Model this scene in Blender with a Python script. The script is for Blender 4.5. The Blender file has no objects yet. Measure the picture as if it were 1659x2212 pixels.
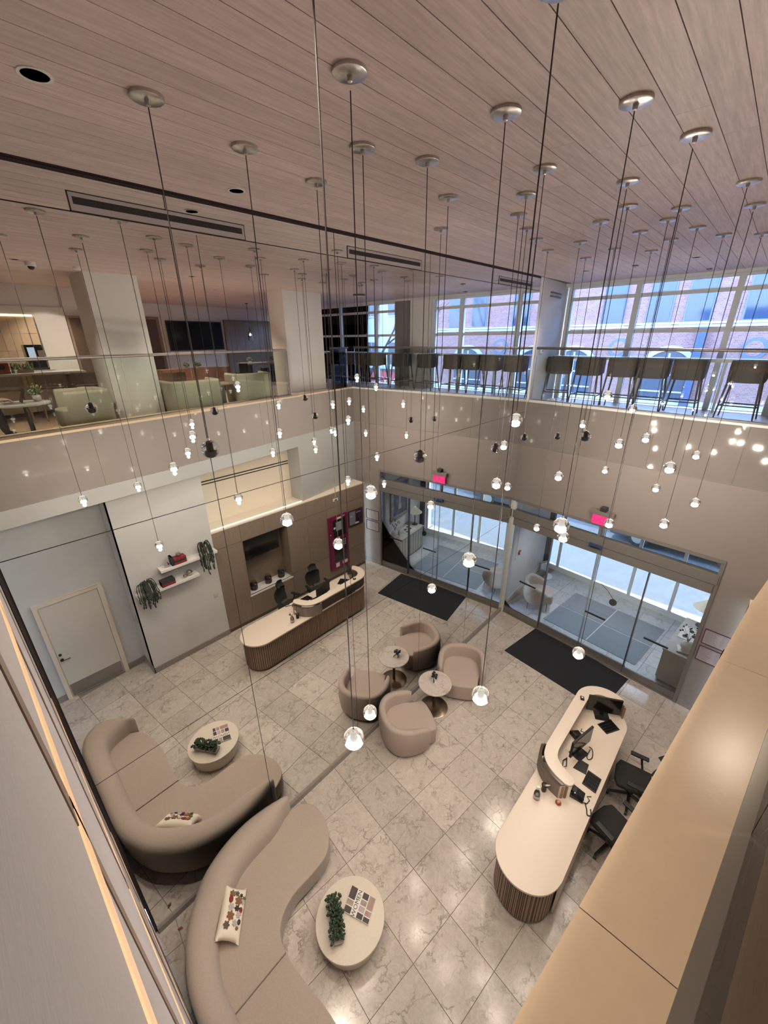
import bpy, bmesh, math, random
from mathutils import Matrix, Vector

random.seed(7)
C = bpy.context.scene.collection
SC = bpy.context.scene
PI = math.pi

# ------------------------------------------------------------------ camera
def cam_matrix(yaw, pit, rol, loc):
    cy, sy = math.cos(yaw), math.sin(yaw)
    f = Vector((-sy * math.cos(pit), cy * math.cos(pit), -math.sin(pit)))
    r = Vector((cy, sy, 0))
    u = r.cross(f)
    r2 = r * math.cos(rol) + u * math.sin(rol)
    u2 = -r * math.sin(rol) + u * math.cos(rol)
    m = Matrix((r2, u2, -f)).transposed().to_4x4()
    m.translation = Vector(loc)
    return m

cd = bpy.data.cameras.new('camera')
cam = bpy.data.objects.new('camera', cd)
C.objects.link(cam)
cd.sensor_fit = 'VERTICAL'
cd.sensor_height = 36.0
cd.lens = 880.16 / 2212 * 36.0
cd.clip_start = 0.01
cd.clip_end = 300
cam.matrix_world = cam_matrix(0.74874, 0.40278, -0.01046, (4.0136, 0, 7.0))
SC.camera = cam

# ------------------------------------------------------------------ sky, sun, exposure
w = bpy.data.worlds.new('sky')
SC.world = w
w.use_nodes = True
nt = w.node_tree
sky = nt.nodes.new('ShaderNodeTexSky')
sky.sky_type = 'NISHITA'
sky.sun_disc = False
sky.sun_elevation = math.radians(52)
sky.sun_rotation = math.radians(-25)
sky.air_density = 1.0
bg = nt.nodes['Background']
bg.inputs[1].default_value = 3.0
nt.links.new(sky.outputs[0], bg.inputs[0])
sd = bpy.data.lights.new('sun', 'SUN')
sd.energy = 8.0
sd.angle = math.radians(0.6)
sd.color = (1.0, 0.95, 0.88)
so = bpy.data.objects.new('sun', sd)
C.objects.link(so)
so.location = (-6, 30, 30)
so.rotation_euler = Vector((0.22, -0.46, -1.0)).to_track_quat('-Z', 'Y').to_euler()
SC.view_settings.view_transform = 'Standard'
SC.view_settings.look = 'None'
SC.view_settings.exposure = 0.12
SC.view_settings.gamma = 1.0
SC.view_settings.use_curve_mapping = False
cy = SC.cycles
cy.max_bounces = 10
cy.diffuse_bounces = 4
cy.glossy_bounces = 6
cy.transmission_bounces = 8
cy.transparent_max_bounces = 24
cy.sample_clamp_indirect = 4.0
cy.caustics_refractive = False
cy.caustics_reflective = False
cy.blur_glossy = 0.3

# ------------------------------------------------------------------ materials
MATS = {}
def mat(name, col, rough=0.5, metal=0.0, spec=0.5, noise=0, nscale=8, bump=0, bscale=60, rnd=0.0, coat=0, emit=0, stretch=None, trans=0, sheen=0, noise_col=None):
    if name in MATS: return MATS[name]
    m = bpy.data.materials.new(name); m.use_nodes = True
    t = m.node_tree; N = t.nodes; L = t.links
    p = N['Principled BSDF']
    p.inputs['Roughness'].default_value = rough
    p.inputs['Metallic'].default_value = metal
    p.inputs['Specular IOR Level'].default_value = spec
    p.inputs['Coat Weight'].default_value = coat
    p.inputs['Coat Roughness'].default_value = 0.05
    p.inputs['Transmission Weight'].default_value = trans
    p.inputs['Sheen Weight'].default_value = sheen
    col = tuple(col) + (1,)
    p.inputs['Base Color'].default_value = col
    if emit:
        p.inputs['Emission Color'].default_value = col
        p.inputs['Emission Strength'].default_value = emit
    if noise or bump or rnd:
        tc = N.new('ShaderNodeTexCoord'); mp = N.new('ShaderNodeMapping')
        L.new(tc.outputs['Object'], mp.inputs[0])
        if stretch: mp.inputs['Scale'].default_value = stretch
        oi = N.new('ShaderNodeObjectInfo')
        vm = N.new('ShaderNodeVectorMath'); vm.operation = 'SCALE'; vm.inputs['Scale'].default_value = 37.0
        cx = N.new('ShaderNodeCombineXYZ')
        for i in range(3): L.new(oi.outputs['Random'], cx.inputs[i])
        L.new(cx.outputs[0], vm.inputs[0])
        ad = N.new('ShaderNodeVectorMath'); ad.operation = 'ADD'
        L.new(mp.outputs[0], ad.inputs[0]); L.new(vm.outputs[0], ad.inputs[1])
        src = None
        if noise:
            nz = N.new('ShaderNodeTexNoise'); nz.inputs['Scale'].default_value = nscale
            nz.inputs['Detail'].default_value = 5; nz.inputs['Roughness'].default_value = 0.65
            L.new(ad.outputs[0], nz.inputs['Vector'])
            mx = N.new('ShaderNodeMix'); mx.data_type = 'RGBA'
            c2 = noise_col or tuple(max(0, c * (1 - noise)) for c in col[:3])
            c1 = col[:3] if noise_col else tuple(min(1, c * (1 + noise * 0.6)) for c in col[:3])
            mx.inputs[6].default_value = tuple(c1) + (1,)
            mx.inputs[7].default_value = tuple(c2) + (1,)
            rg = N.new('ShaderNodeMapRange'); rg.inputs[1].default_value = 0.3; rg.inputs[2].default_value = 0.7
            L.new(nz.outputs[0], rg.inputs[0]); L.new(rg.outputs[0], mx.inputs[0])
            src = mx.outputs[2]
        if rnd:
            hs = N.new('ShaderNodeHueSaturation')
            if src: L.new(src, hs.inputs['Color'])
            else: hs.inputs['Color'].default_value = col
            mr = N.new('ShaderNodeMapRange'); mr.inputs[3].default_value = 1 - rnd; mr.inputs[4].default_value = 1 + rnd
            L.new(oi.outputs['Random'], mr.inputs[0]); L.new(mr.outputs[0], hs.inputs['Value'])
            src = hs.outputs[0]
        if src: L.new(src, p.inputs['Base Color'])
        if bump:
            nb = N.new('ShaderNodeTexNoise'); nb.inputs['Scale'].default_value = bscale; nb.inputs['Detail'].default_value = 3
            L.new(mp.outputs[0], nb.inputs['Vector'])
            bp = N.new('ShaderNodeBump'); bp.inputs['Strength'].default_value = bump; bp.inputs['Distance'].default_value = 0.01
            L.new(nb.outputs[0], bp.inputs['Height']); L.new(bp.outputs[0], p.inputs['Normal'])
    MATS[name] = m
    return m

def thin_glass(name, tint, ior=1.45, boost=1.0):
    m = bpy.data.materials.new(name); m.use_nodes = True
    t = m.node_tree; N = t.nodes; L = t.links; N.remove(N['Principled BSDF'])
    tr = N.new('ShaderNodeBsdfTransparent'); tr.inputs[0].default_value = tuple(tint) + (1,)
    gl = N.new('ShaderNodeBsdfGlossy'); gl.inputs['Roughness'].default_value = 0.0
    fr = N.new('ShaderNodeFresnel'); fr.inputs[0].default_value = ior
    ml = N.new('ShaderNodeMath'); ml.operation = 'MULTIPLY'; ml.inputs[1].default_value = boost; ml.use_clamp = True
    mx = N.new('ShaderNodeMixShader')
    L.new(fr.outputs[0], ml.inputs[0]); L.new(ml.outputs[0], mx.inputs[0]); L.new(tr.outputs[0], mx.inputs[1]); L.new(gl.outputs[0], mx.inputs[2])
    L.new(mx.outputs[0], N['Material Output'].inputs[0])
    return m

def emission(name, col, s, sample=True):
    m = bpy.data.materials.new(name); m.use_nodes = True
    t = m.node_tree; N = t.nodes; N.remove(N['Principled BSDF'])
    e = N.new('ShaderNodeEmission'); e.inputs[0].default_value = tuple(col) + (1,); e.inputs[1].default_value = s
    t.links.new(e.outputs[0], N['Material Output'].inputs[0])
    if not sample: m.cycles.emission_sampling = 'NONE'
    return m

def marble(name, base, vein, dark, rough=0.16):
    m = bpy.data.materials.new(name); m.use_nodes = True
    t = m.node_tree; N = t.nodes; L = t.links; p = N['Principled BSDF']
    p.inputs['Roughness'].default_value = rough
    tc = N.new('ShaderNodeTexCoord'); oi = N.new('ShaderNodeObjectInfo')
    cx = N.new('ShaderNodeCombineXYZ')
    ml = N.new('ShaderNodeMath'); ml.operation = 'MULTIPLY'; ml.inputs[1].default_value = 91.0
    L.new(oi.outputs['Random'], ml.inputs[0]); L.new(ml.outputs[0], cx.inputs[2])
    ad = N.new('ShaderNodeVectorMath'); ad.operation = 'ADD'
    L.new(tc.outputs['Object'], ad.inputs[0]); L.new(cx.outputs[0], ad.inputs[1])
    # warp
    nz = N.new('ShaderNodeTexNoise'); nz.inputs['Scale'].default_value = 3.2; nz.inputs['Detail'].default_value = 6; nz.inputs['Roughness'].default_value = 0.65
    L.new(ad.outputs[0], nz.inputs['Vector'])
    sc = N.new('ShaderNodeVectorMath'); sc.operation = 'SCALE'; sc.inputs['Scale'].default_value = 0.55
    L.new(nz.outputs['Color'], sc.inputs[0])
    a2 = N.new('ShaderNodeVectorMath'); a2.operation = 'ADD'
    L.new(ad.outputs[0], a2.inputs[0]); L.new(sc.outputs[0], a2.inputs[1])
    mp = N.new('ShaderNodeMapping'); mp.inputs['Scale'].default_value = (1.0, 0.55, 1); mp.inputs['Rotation'].default_value = (0, 0, 0.6)
    L.new(a2.outputs[0], mp.inputs[0])
    vo = N.new('ShaderNodeTexVoronoi'); vo.feature = 'DISTANCE_TO_EDGE'; vo.inputs['Scale'].default_value = 5.5
    L.new(mp.outputs[0], vo.inputs['Vector'])
    vr = N.new('ShaderNodeMapRange'); vr.inputs[1].default_value = 0.0; vr.inputs[2].default_value = 0.07; vr.inputs[3].default_value = 1; vr.inputs[4].default_value = 0
    L.new(vo.outputs['Distance'], vr.inputs[0])
    n2 = N.new('ShaderNodeTexNoise'); n2.inputs['Scale'].default_value = 4.0; n2.inputs['Detail'].default_value = 4
    L.new(ad.outputs[0], n2.inputs['Vector'])
    r2 = N.new('ShaderNodeMapRange'); r2.inputs[1].default_value = 0.42; r2.inputs[2].default_value = 0.66
    L.new(n2.outputs[0], r2.inputs[0])
    mv = N.new('ShaderNodeMath'); mv.operation = 'MULTIPLY'; L.new(vr.outputs[0], mv.inputs[0]); L.new(r2.outputs[0], mv.inputs[1])
    n3 = N.new('ShaderNodeTexNoise'); n3.inputs['Scale'].default_value = 14; n3.inputs['Detail'].default_value = 8; n3.inputs['Roughness'].default_value = 0.75
    L.new(a2.outputs[0], n3.inputs['Vector'])
    r3 = N.new('ShaderNodeMapRange'); r3.inputs[1].default_value = 0.38; r3.inputs[2].default_value = 0.68
    L.new(n3.outputs[0], r3.inputs[0])
    m1 = N.new('ShaderNodeMix'); m1.data_type = 'RGBA'; m1.inputs[6].default_value = tuple(base) + (1,); m1.inputs[7].default_value = tuple(vein) + (1,)
    L.new(r3.outputs[0], m1.inputs[0])
    m2 = N.new('ShaderNodeMix'); m2.data_type = 'RGBA'; m2.inputs[7].default_value = tuple(dark) + (1,)
    L.new(m1.outputs[2], m2.inputs[6]); L.new(mv.outputs[0], m2.inputs[0])
    hs = N.new('ShaderNodeHueSaturation'); L.new(m2.outputs[2], hs.inputs['Color'])
    mr = N.new('ShaderNodeMapRange'); mr.inputs[3].default_value = 0.90; mr.inputs[4].default_value = 1.10
    L.new(oi.outputs['Random'], mr.inputs[0]); L.new(mr.outputs[0], hs.inputs['Value'])
    L.new(hs.outputs[0], p.inputs['Base Color'])
    return m

def brick_mat(name, c1, c2, mortar):
    m = bpy.data.materials.new(name); m.use_nodes = True
    t = m.node_tree; N = t.nodes; L = t.links; p = N['Principled BSDF']; p.inputs['Roughness'].default_value = 0.85
    tc = N.new('ShaderNodeTexCoord'); mp = N.new('ShaderNodeMapping'); mp.inputs['Rotation'].default_value = (PI / 2, 0, 0)
    L.new(tc.outputs['Object'], mp.inputs[0])
    b = N.new('ShaderNodeTexBrick'); b.inputs['Scale'].default_value = 4.0
    b.inputs['Color1'].default_value = tuple(c1) + (1,); b.inputs['Color2'].default_value = tuple(c2) + (1,); b.inputs['Mortar'].default_value = tuple(mortar) + (1,)
    b.inputs['Mortar Size'].default_value = 0.012
    L.new(mp.outputs[0], b.inputs['Vector']); L.new(b.outputs[0], p.inputs['Base Color'])
    return m

M_white = mat('white_paint', (0.72, 0.70, 0.68), 0.55, noise=0.03, nscale=3)
M_wallgrey = mat('pale_plaster', (0.60, 0.60, 0.59), 0.6, noise=0.03, nscale=2)
M_cream = mat('cream_paint', (0.74, 0.66, 0.55), 0.6, noise=0.03, nscale=2)
M_taupe = mat('taupe_plaster', (0.25, 0.215, 0.20), 0.55, noise=0.04, nscale=2)
M_fascia = mat('lacquered_panel', (0.235, 0.21, 0.195), 0.06, spec=0.5, noise=0.03, nscale=2)
M_band = mat('band_paint', (0.36, 0.365, 0.36), 0.5)
M_mirror = mat('mirror_silver', (0.86, 0.86, 0.84), 0.0, metal=1.0)
M_seam = mat('mirror_backing', (0.03, 0.02, 0.02), 0.5)
M_plank = mat('ceiling_oak', (0.62, 0.50, 0.475), 0.5, noise=0.22, nscale=3.5, stretch=(14, 0.9, 1), rnd=0.07, bump=0.08, bscale=40)
M_gap = mat('dark_gap', (0.10, 0.08, 0.075), 0.8)
M_tile = marble('marble_tile', (0.58, 0.53, 0.48), (0.44, 0.385, 0.335), (0.25, 0.21, 0.18))
M_tilev = marble('vestibule_tile', (0.55, 0.56, 0.56), (0.46, 0.46, 0.46), (0.3, 0.3, 0.3), 0.25)
M_grout = mat('grout', (0.27, 0.23, 0.20), 0.9)
M_stone = mat('skirting_stone', (0.27, 0.24, 0.22), 0.4, noise=0.15, nscale=12)
M_ledge = mat('cream_stone', (0.72, 0.56, 0.40), 0.22, noise=0.05, nscale=5, bump=0.03, bscale=200)
M_shoe = mat('shoe_metal', (0.30, 0.27, 0.24), 0.35, metal=0.6)
M_steel = mat('brushed_steel', (0.62, 0.60, 0.58), 0.3, metal=1.0, noise=0.08, nscale=60)
M_dksteel = mat('dark_rail', (0.14, 0.13, 0.13), 0.35, metal=0.7)
M_frame = mat('bronze_aluminium', (0.21, 0.195, 0.185), 0.45, metal=0.35)
M_alu = mat('white_aluminium', (0.68, 0.69, 0.69), 0.45)
M_glass = thin_glass('clear_glass', (0.965, 0.98, 0.975))
M_railglass = thin_glass('rail_glass', (0.93, 0.965, 0.945))
M_facade = thin_glass('facade_glass', (0.72, 0.80, 0.93))
M_outer = thin_glass('entry_glass', (0.86, 0.93, 0.97))
M_globe = mat('globe_glass', (1, 1, 1), 0.0, trans=1.0)
M_canopy = mat('canopy_nickel', (0.55, 0.52, 0.49), 0.28, metal=1.0, noise=0.25, nscale=30)
M_cord = mat('cord_black', (0.025, 0.02, 0.02), 0.5)
M_core = emission('led_core', (1.0, 0.90, 0.74), 16, False)
M_corefrost = mat('frosted_core', (0.9, 0.85, 0.76), 0.4, emit=0.6)
M_desk = mat('desk_solid_surface', (0.72, 0.62, 0.53), 0.35, noise=0.04, nscale=150)
M_slat = mat('walnut_slat', (0.30, 0.19, 0.125), 0.5, noise=0.25, nscale=4, stretch=(30, 30, 1.5), rnd=0.12)
M_slatback = mat('slat_backing', (0.05, 0.033, 0.024), 0.7)
M_boucle = mat('boucle_beige', (0.44, 0.365, 0.305), 0.95, noise=0.14, nscale=150, bump=0.5, bscale=260, sheen=0.15)
M_chairf = mat('chair_boucle', (0.45, 0.365, 0.32), 0.95, noise=0.10, nscale=200, bump=0.4, bscale=300, sheen=0.15)
M_mezzf = mat('sage_boucle', (0.36, 0.335, 0.26), 0.95, noise=0.12, nscale=150, bump=0.4, bscale=240)
M_pillow = mat('ivory_linen', (0.78, 0.70, 0.58), 0.9, noise=0.05, nscale=90)
M_table = mat('plaster_table', (0.66, 0.59, 0.50), 0.6, noise=0.05, nscale=60)
M_bmarble = marble('table_marble', (0.62, 0.56, 0.52), (0.5, 0.44, 0.4), (0.36, 0.3, 0.27), 0.2)
M_bronze = mat('bronze_base', (0.33, 0.26, 0.19), 0.28, metal=1.0, noise=0.1, nscale=4)
M_black = mat('black_plastic', (0.012, 0.012, 0.012), 0.45)
M_blackgl = mat('black_gloss', (0.008, 0.008, 0.009), 0.12)
M_mesh = mat('black_mesh', (0.018, 0.017, 0.016), 0.85, bump=0.5, bscale=400)
M_matb = mat('black_carpet_mat', (0.010, 0.012, 0.015), 0.95, noise=0.2, nscale=90, bump=0.4, bscale=300)
M_matg = mat('grey_carpet_mat', (0.27, 0.30, 0.34), 0.95, noise=0.15, nscale=60, bump=0.4, bscale=260)
M_panel = mat('oak_panel', (0.245, 0.19, 0.145), 0.5, noise=0.18, nscale=3, stretch=(25, 25, 1.2), rnd=0.06)
M_wood = mat('mid_wood', (0.22, 0.135, 0.085), 0.5, noise=0.2, nscale=4, stretch=(20, 20, 1.5))
M_dkwood = mat('dark_wood', (0.10, 0.065, 0.045), 0.5, noise=0.2, nscale=4, stretch=(20, 20, 1.5))
M_woodfl = mat('mezzanine_floorboards', (0.36, 0.24, 0.16), 0.4, noise=0.2, nscale=3, stretch=(10, 1, 1))
M_whitefl = mat('pale_floor', (0.62, 0.61, 0.60), 0.35, noise=0.04, nscale=3)
M_fabric = mat('grey_wall_fabric', (0.37, 0.345, 0.35), 0.95, noise=0.12, nscale=40, stretch=(1, 1, 12), bump=0.6, bscale=500, rnd=0.02)
M_trimbr = mat('bronze_trim', (0.12, 0.075, 0.055), 0.4, metal=0.3)
M_batten = mat('maple_batten', (0.72, 0.47, 0.28), 0.5, noise=0.12, nscale=5, stretch=(2, 20, 20))
M_red = mat('maroon_enamel', (0.17, 0.012, 0.05), 0.35)
M_redbook = mat('red_cloth', (0.23, 0.02, 0.03), 0.7)
M_dkbook = mat('charcoal_cloth', (0.025, 0.028, 0.028), 0.7)
M_paper = mat('paper', (0.75, 0.71, 0.66), 0.8)
M_leaf = mat('succulent_green', (0.030, 0.055, 0.028), 0.5, rnd=0.3)
M_leafd = mat('trailing_green', (0.022, 0.035, 0.022), 0.6, rnd=0.3)
M_leafm = mat('herb_green', (0.09, 0.13, 0.05), 0.6, rnd=0.3)
M_terra = mat('terracotta_pot', (0.38, 0.2, 0.14), 0.7)
M_ceram = mat('white_ceramic', (0.75, 0.72, 0.68), 0.3)
M_silver = mat('mercury_glass', (0.7, 0.66, 0.6), 0.15, metal=1.0, noise=0.5, nscale=40)
M_copper = mat('copper', (0.55, 0.20, 0.10), 0.3, metal=0.8)
M_jar = mat('dark_jar', (0.02, 0.02, 0.02), 0.12)
M_exit = mat('exit_acrylic', (0.75, 0.04, 0.20), 0.2, emit=0.55)
M_exitred = emission('exit_letters', (1.0, 0.03, 0.16), 1.3)
M_console = mat('console_paint', (0.40, 0.38, 0.35), 0.5)
M_shade = mat('lamp_shade', (0.72, 0.68, 0.58), 0.7)
M_asphalt = mat('asphalt', (0.085, 0.092, 0.10), 0.9, noise=0.25, nscale=3, bump=0.2, bscale=30)
M_pave = mat('sidewalk', (0.11, 0.115, 0.12), 0.9, noise=0.1, nscale=4)
M_brick = brick_mat('red_brick', (0.34, 0.15, 0.13), (0.42, 0.22, 0.19), (0.5, 0.46, 0.42))
M_stonetrim = mat('limestone_trim', (0.66, 0.63, 0.58), 0.8)
M_dkglass = mat('window_dark_glass', (0.05, 0.075, 0.13), 0.08)
M_palebld = mat('pale_facade', (0.62, 0.66, 0.70), 0.8, noise=0.08, nscale=2)
M_bark = mat('bark', (0.10, 0.085, 0.08), 0.9)
M_billred = mat('red_banner', (0.55, 0.08, 0.10), 0.6)
M_skin = mat('skin', (0.42, 0.25, 0.18), 0.55)
M_coat = mat('black_cloth', (0.012, 0.012, 0.013), 0.9)
M_jean = mat('grey_top', (0.10, 0.09, 0.09), 0.9)
M_hair = mat('dark_hair', (0.03, 0.02, 0.015), 0.6)
M_down = emission('downlight_lens', (1.0, 0.86, 0.66), 9, False)
M_glow = emission('cove_led', (1.0, 0.80, 0.48), 5)
M_screen = emission('machine_screen', (0.55, 0.65, 0.75), 0.8)
M_picture = mat('canvas_grey', (0.10, 0.13, 0.19), 0.5, noise=0.6, nscale=2.5)
M_gilt = mat('silvered_frame', (0.34, 0.30, 0.25), 0.4, metal=0.5, noise=0.4, nscale=20)
M_backsplash = mat('backsplash_oak', (0.50, 0.38, 0.26), 0.5, noise=0.06, nscale=3, rnd=0.05)
M_tanpaper = mat('tan_print', (0.40, 0.31, 0.27), 0.7, noise=0.4, nscale=7)
M_dkprint = mat('dark_print', (0.06, 0.04, 0.045), 0.6, noise=0.5, nscale=9)
M_pinkprint = mat('pink_print', (0.42, 0.28, 0.25), 0.6, noise=0.4, nscale=6)
M_red2 = mat('berry_red', (0.20, 0.015, 0.015), 0.7)
M_brownf = mat('petal_brown', (0.22, 0.10, 0.05), 0.8)
M_lilac = mat('petal_lilac', (0.45, 0.38, 0.38), 0.8)
M_darkmetal = mat('gunmetal', (0.06, 0.06, 0.065), 0.35, metal=0.6)
M_car = mat('car_paint', (0.05, 0.06, 0.075), 0.25, metal=0.2, coat=0.6)
M_blue = mat('sensor_blue', (0.03, 0.06, 0.16), 0.2)

# ------------------------------------------------------------------ mesh builder
MW = {}
class MB:
    def __init__(s): s.v = []; s.f = []
    def add(s, vs, fs):
        o = len(s.v); s.v += [tuple(v) for v in vs]; s.f += [tuple(i + o for i in f) for f in fs]; return s
    def bx(s, x0, x1, y0, y1, z0, z1):
        return s.prism([(x0, y0), (x1, y0), (x1, y1), (x0, y1)], z0, z1)
    def box(s, c, d, rz=0.0, ry=0.0, rx=0.0):
        m = Matrix.Rotation(rz, 3, 'Z') @ Matrix.Rotation(ry, 3, 'Y') @ Matrix.Rotation(rx, 3, 'X')
        vs = []
        for dz in (-.5, .5):
            for dx, dy in ((-.5, -.5), (.5, -.5), (.5, .5), (-.5, .5)):
                vs.append(Vector(c) + m @ Vector((dx * d[0], dy * d[1], dz * d[2])))
        return s.add(vs, [(3, 2, 1, 0), (4, 5, 6, 7), (0, 1, 5, 4), (1, 2, 6, 5), (2, 3, 7, 6), (3, 0, 4, 7)])
    def prism(s, poly, z0, z1, poly2=None):
        a = sum(p[0] * q[1] - q[0] * p[1] for p, q in zip(poly, poly[1:] + poly[:1]))
        if a < 0:
            poly = poly[::-1]
            if poly2: poly2 = poly2[::-1]
        n = len(poly); t = poly2 or poly
        vs = [(p[0], p[1], z0) for p in poly] + [(p[0], p[1], z1) for p in t]
        fs = [tuple(range(n))[::-1], tuple(range(n, 2 * n))] + [(i, (i + 1) % n, n + (i + 1) % n, n + i) for i in range(n)]
        return s.add(vs, fs)
    def cyl(s, p0, p1, r0, r1=None, n=12):
        r1 = r0 if r1 is None else r1
        p0 = Vector(p0); p1 = Vector(p1); d = (p1 - p0).normalized()
        a = d.orthogonal().normalized(); b = d.cross(a)
        vs = []
        for p, r in ((p0, r0), (p1, r1)):
            for i in range(n):
                t = 2 * PI * i / n; vs.append(p + a * (r * math.cos(t)) + b * (r * math.sin(t)))
        return s.add(vs, [tuple(range(n))[::-1], tuple(range(n, 2 * n))] + [(i, (i + 1) % n, n + (i + 1) % n, n + i) for i in range(n)])
    def lathe(s, prof, c=(0, 0), n=24, ax=1.0, ay=1.0):
        vs = []; k = len(prof)
        for r, z in prof:
            for i in range(n):
                t = 2 * PI * i / n; vs.append((c[0] + r * ax * math.cos(t), c[1] + r * ay * math.sin(t), z))
        fs = [(j * n + i, j * n + (i + 1) % n, (j + 1) * n + (i + 1) % n, (j + 1) * n + i) for j in range(k - 1) for i in range(n)]
        fs += [tuple(range(n))[::-1], tuple(range((k - 1) * n, k * n))]
        return s.add(vs, fs)
    def tube(s, pts, r, n=6):
        pts = [Vector(p) for p in pts]; k = len(pts)
        rs = r if isinstance(r, (list, tuple)) else [r] * k
        vs = []; ref = None
        for i, p in enumerate(pts):
            d = (pts[min(i + 1, k - 1)] - pts[max(i - 1, 0)]).normalized()
            if ref is None: ref = d.orthogonal().normalized()
            a = (ref - d * ref.dot(d))
            a = a.normalized() if a.length > 1e-5 else d.orthogonal().normalized()
            ref = a; b = d.cross(a)
            for j in range(n):
                t = 2 * PI * j / n; vs.append(p + a * (rs[i] * math.cos(t)) + b * (rs[i] * math.sin(t)))
        fs = [(i * n + j, i * n + (j + 1) % n, (i + 1) * n + (j + 1) % n, (i + 1) * n + j) for i in range(k - 1) for j in range(n)]
        fs += [tuple(range(n))[::-1], tuple(range((k - 1) * n, k * n))]
        return s.add(vs, fs)
    def ball(s, c, r, n=12, m=8, sc=(1, 1, 1), rot=None):
        prof = []
        vs = []
        for j in range(m + 1):
            a = -PI / 2 + PI * j / m
            for i in range(n):
                t = 2 * PI * i / n
                v = Vector((r * sc[0] * math.cos(a) * math.cos(t), r * sc[1] * math.cos(a) * math.sin(t), r * sc[2] * math.sin(a)))
                if rot: v = rot @ v
                vs.append(Vector(c) + v)
        fs = [(j * n + i, j * n + (i + 1) % n, (j + 1) * n + (i + 1) % n, (j + 1) * n + i) for j in range(m) for i in range(n)]
        return s.add(vs, fs)
    def rings(s, rs, closed=True, cap=True):
        n = len(rs[0]); k = len(rs); vs = [p for r in rs for p in r]
        m = n if closed else n - 1
        fs = [(i * n + j, i * n + (j + 1) % n, (i + 1) * n + (j + 1) % n, (i + 1) * n + j) for i in range(k - 1) for j in range(m)]
        if cap: fs += [tuple(range(n))[::-1], tuple(range((k - 1) * n, k * n))]
        return s.add(vs, fs)
    def build(s, name, m, parent=None, smooth=False, bevel=0, seg=2, label=None, kind=None, ang=40):
        me = bpy.data.meshes.new(name)
        vs = s.v
        if parent is not None:
            inv = MW[parent.name].inverted()
            vs = [inv @ Vector(v) for v in vs]
        me.from_pydata(vs, [], s.f)
        bm = bmesh.new(); bm.from_mesh(me)
        bmesh.ops.remove_doubles(bm, verts=bm.verts, dist=1e-6)
        bmesh.ops.recalc_face_normals(bm, faces=bm.faces)
        if bevel:
            es = [e for e in bm.edges if len(e.link_faces) == 2 and e.calc_face_angle(0) > 0.6]
            if es: bmesh.ops.bevel(bm, geom=es, offset=bevel, segments=seg, profile=0.6, affect='EDGES', clamp_overlap=True)
        bm.to_mesh(me); bm.free()
        if smooth:
            for p in me.polygons: p.use_smooth = True
            me.set_sharp_from_angle(angle=math.radians(ang))
        me.materials.append(m)
        o = bpy.data.objects.new(name, me); C.objects.link(o)
        MW[o.name] = MW[parent.name].copy() if parent is not None else Matrix.Identity(4)
        if parent is not None: o.parent = parent
        if label: o['label'] = label
        if kind: o['kind'] = kind
        return o

def tag(o, label, cat, group=None, kind=None):
    o['label'] = label; o['category'] = cat
    if group: o['group'] = group
    if kind: o['kind'] = kind
    return o
def thing(name, label, cat, loc=(0, 0, 0), rz=0.0, group=None):
    o = bpy.data.objects.new(name, None); C.objects.link(o)
    o.location = loc; o.rotation_euler = (0, 0, rz); o.empty_display_size = 0.1
    MW[o.name] = Matrix.Translation(Vector(loc)) @ Matrix.Rotation(rz, 4, 'Z')
    return tag(o, label, cat, group)
def struct(name, loc=(0, 0, 0)):
    o = bpy.data.objects.new(name, None); C.objects.link(o)
    o.location = loc; o['kind'] = 'structure'; MW[o.name] = Matrix.Translation(Vector(loc)); return o
KIDS = None
def dup(root, loc, rz, label=None):
    global KIDS
    KIDS = {}
    for o in C.objects:
        if o.parent: KIDS.setdefault(o.parent.name, []).append(o)
    def rec(o, par):
        c = o.copy(); C.objects.link(c); c.parent = par
        for k in KIDS.get(o.name, []): rec(k, c)
        return c
    c = rec(root, None); c.location = loc; c.rotation_euler = (0, 0, rz)
    MW[c.name] = Matrix.Translation(Vector(loc)) @ Matrix.Rotation(rz, 4, 'Z')
    if label: c['label'] = label
    return c
def share(o, name, parent, loc=None, sc=None, rot=None):
    c = bpy.data.objects.new(name, o.data); C.objects.link(c); c.parent = parent
    if loc is not None: c.location = loc
    if sc is not None: c.scale = sc
    if rot is not None: c.rotation_euler = rot
    return c
def text(body, size, m, parent, name, origin, xdir, ydir, ext=0.001, align='CENTER'):
    cu = bpy.data.curves.new('text', 'FONT'); cu.body = body; cu.size = size; cu.extrude = ext; cu.align_x = align; cu.align_y = 'CENTER'; cu.resolution_u = 3
    ob = bpy.data.objects.new('text', cu); C.objects.link(ob)
    dg = bpy.context.evaluated_depsgraph_get()
    me = bpy.data.meshes.new_from_object(ob.evaluated_get(dg))
    bpy.data.objects.remove(ob); bpy.data.curves.remove(cu)
    x = Vector(xdir).normalized(); y = Vector(ydir); y = (y - x * y.dot(x)).normalized(); z = x.cross(y)
    mm = Matrix((x, y, z)).transposed().to_4x4(); mm.translation = Vector(origin)
    me.transform(MW[parent.name].inverted() @ mm)
    me.materials.clear(); me.materials.append(m); me.name = name
    o = bpy.data.objects.new(name, me); C.objects.link(o); o.parent = parent; MW[o.name] = MW[parent.name].copy()
    return o
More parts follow.
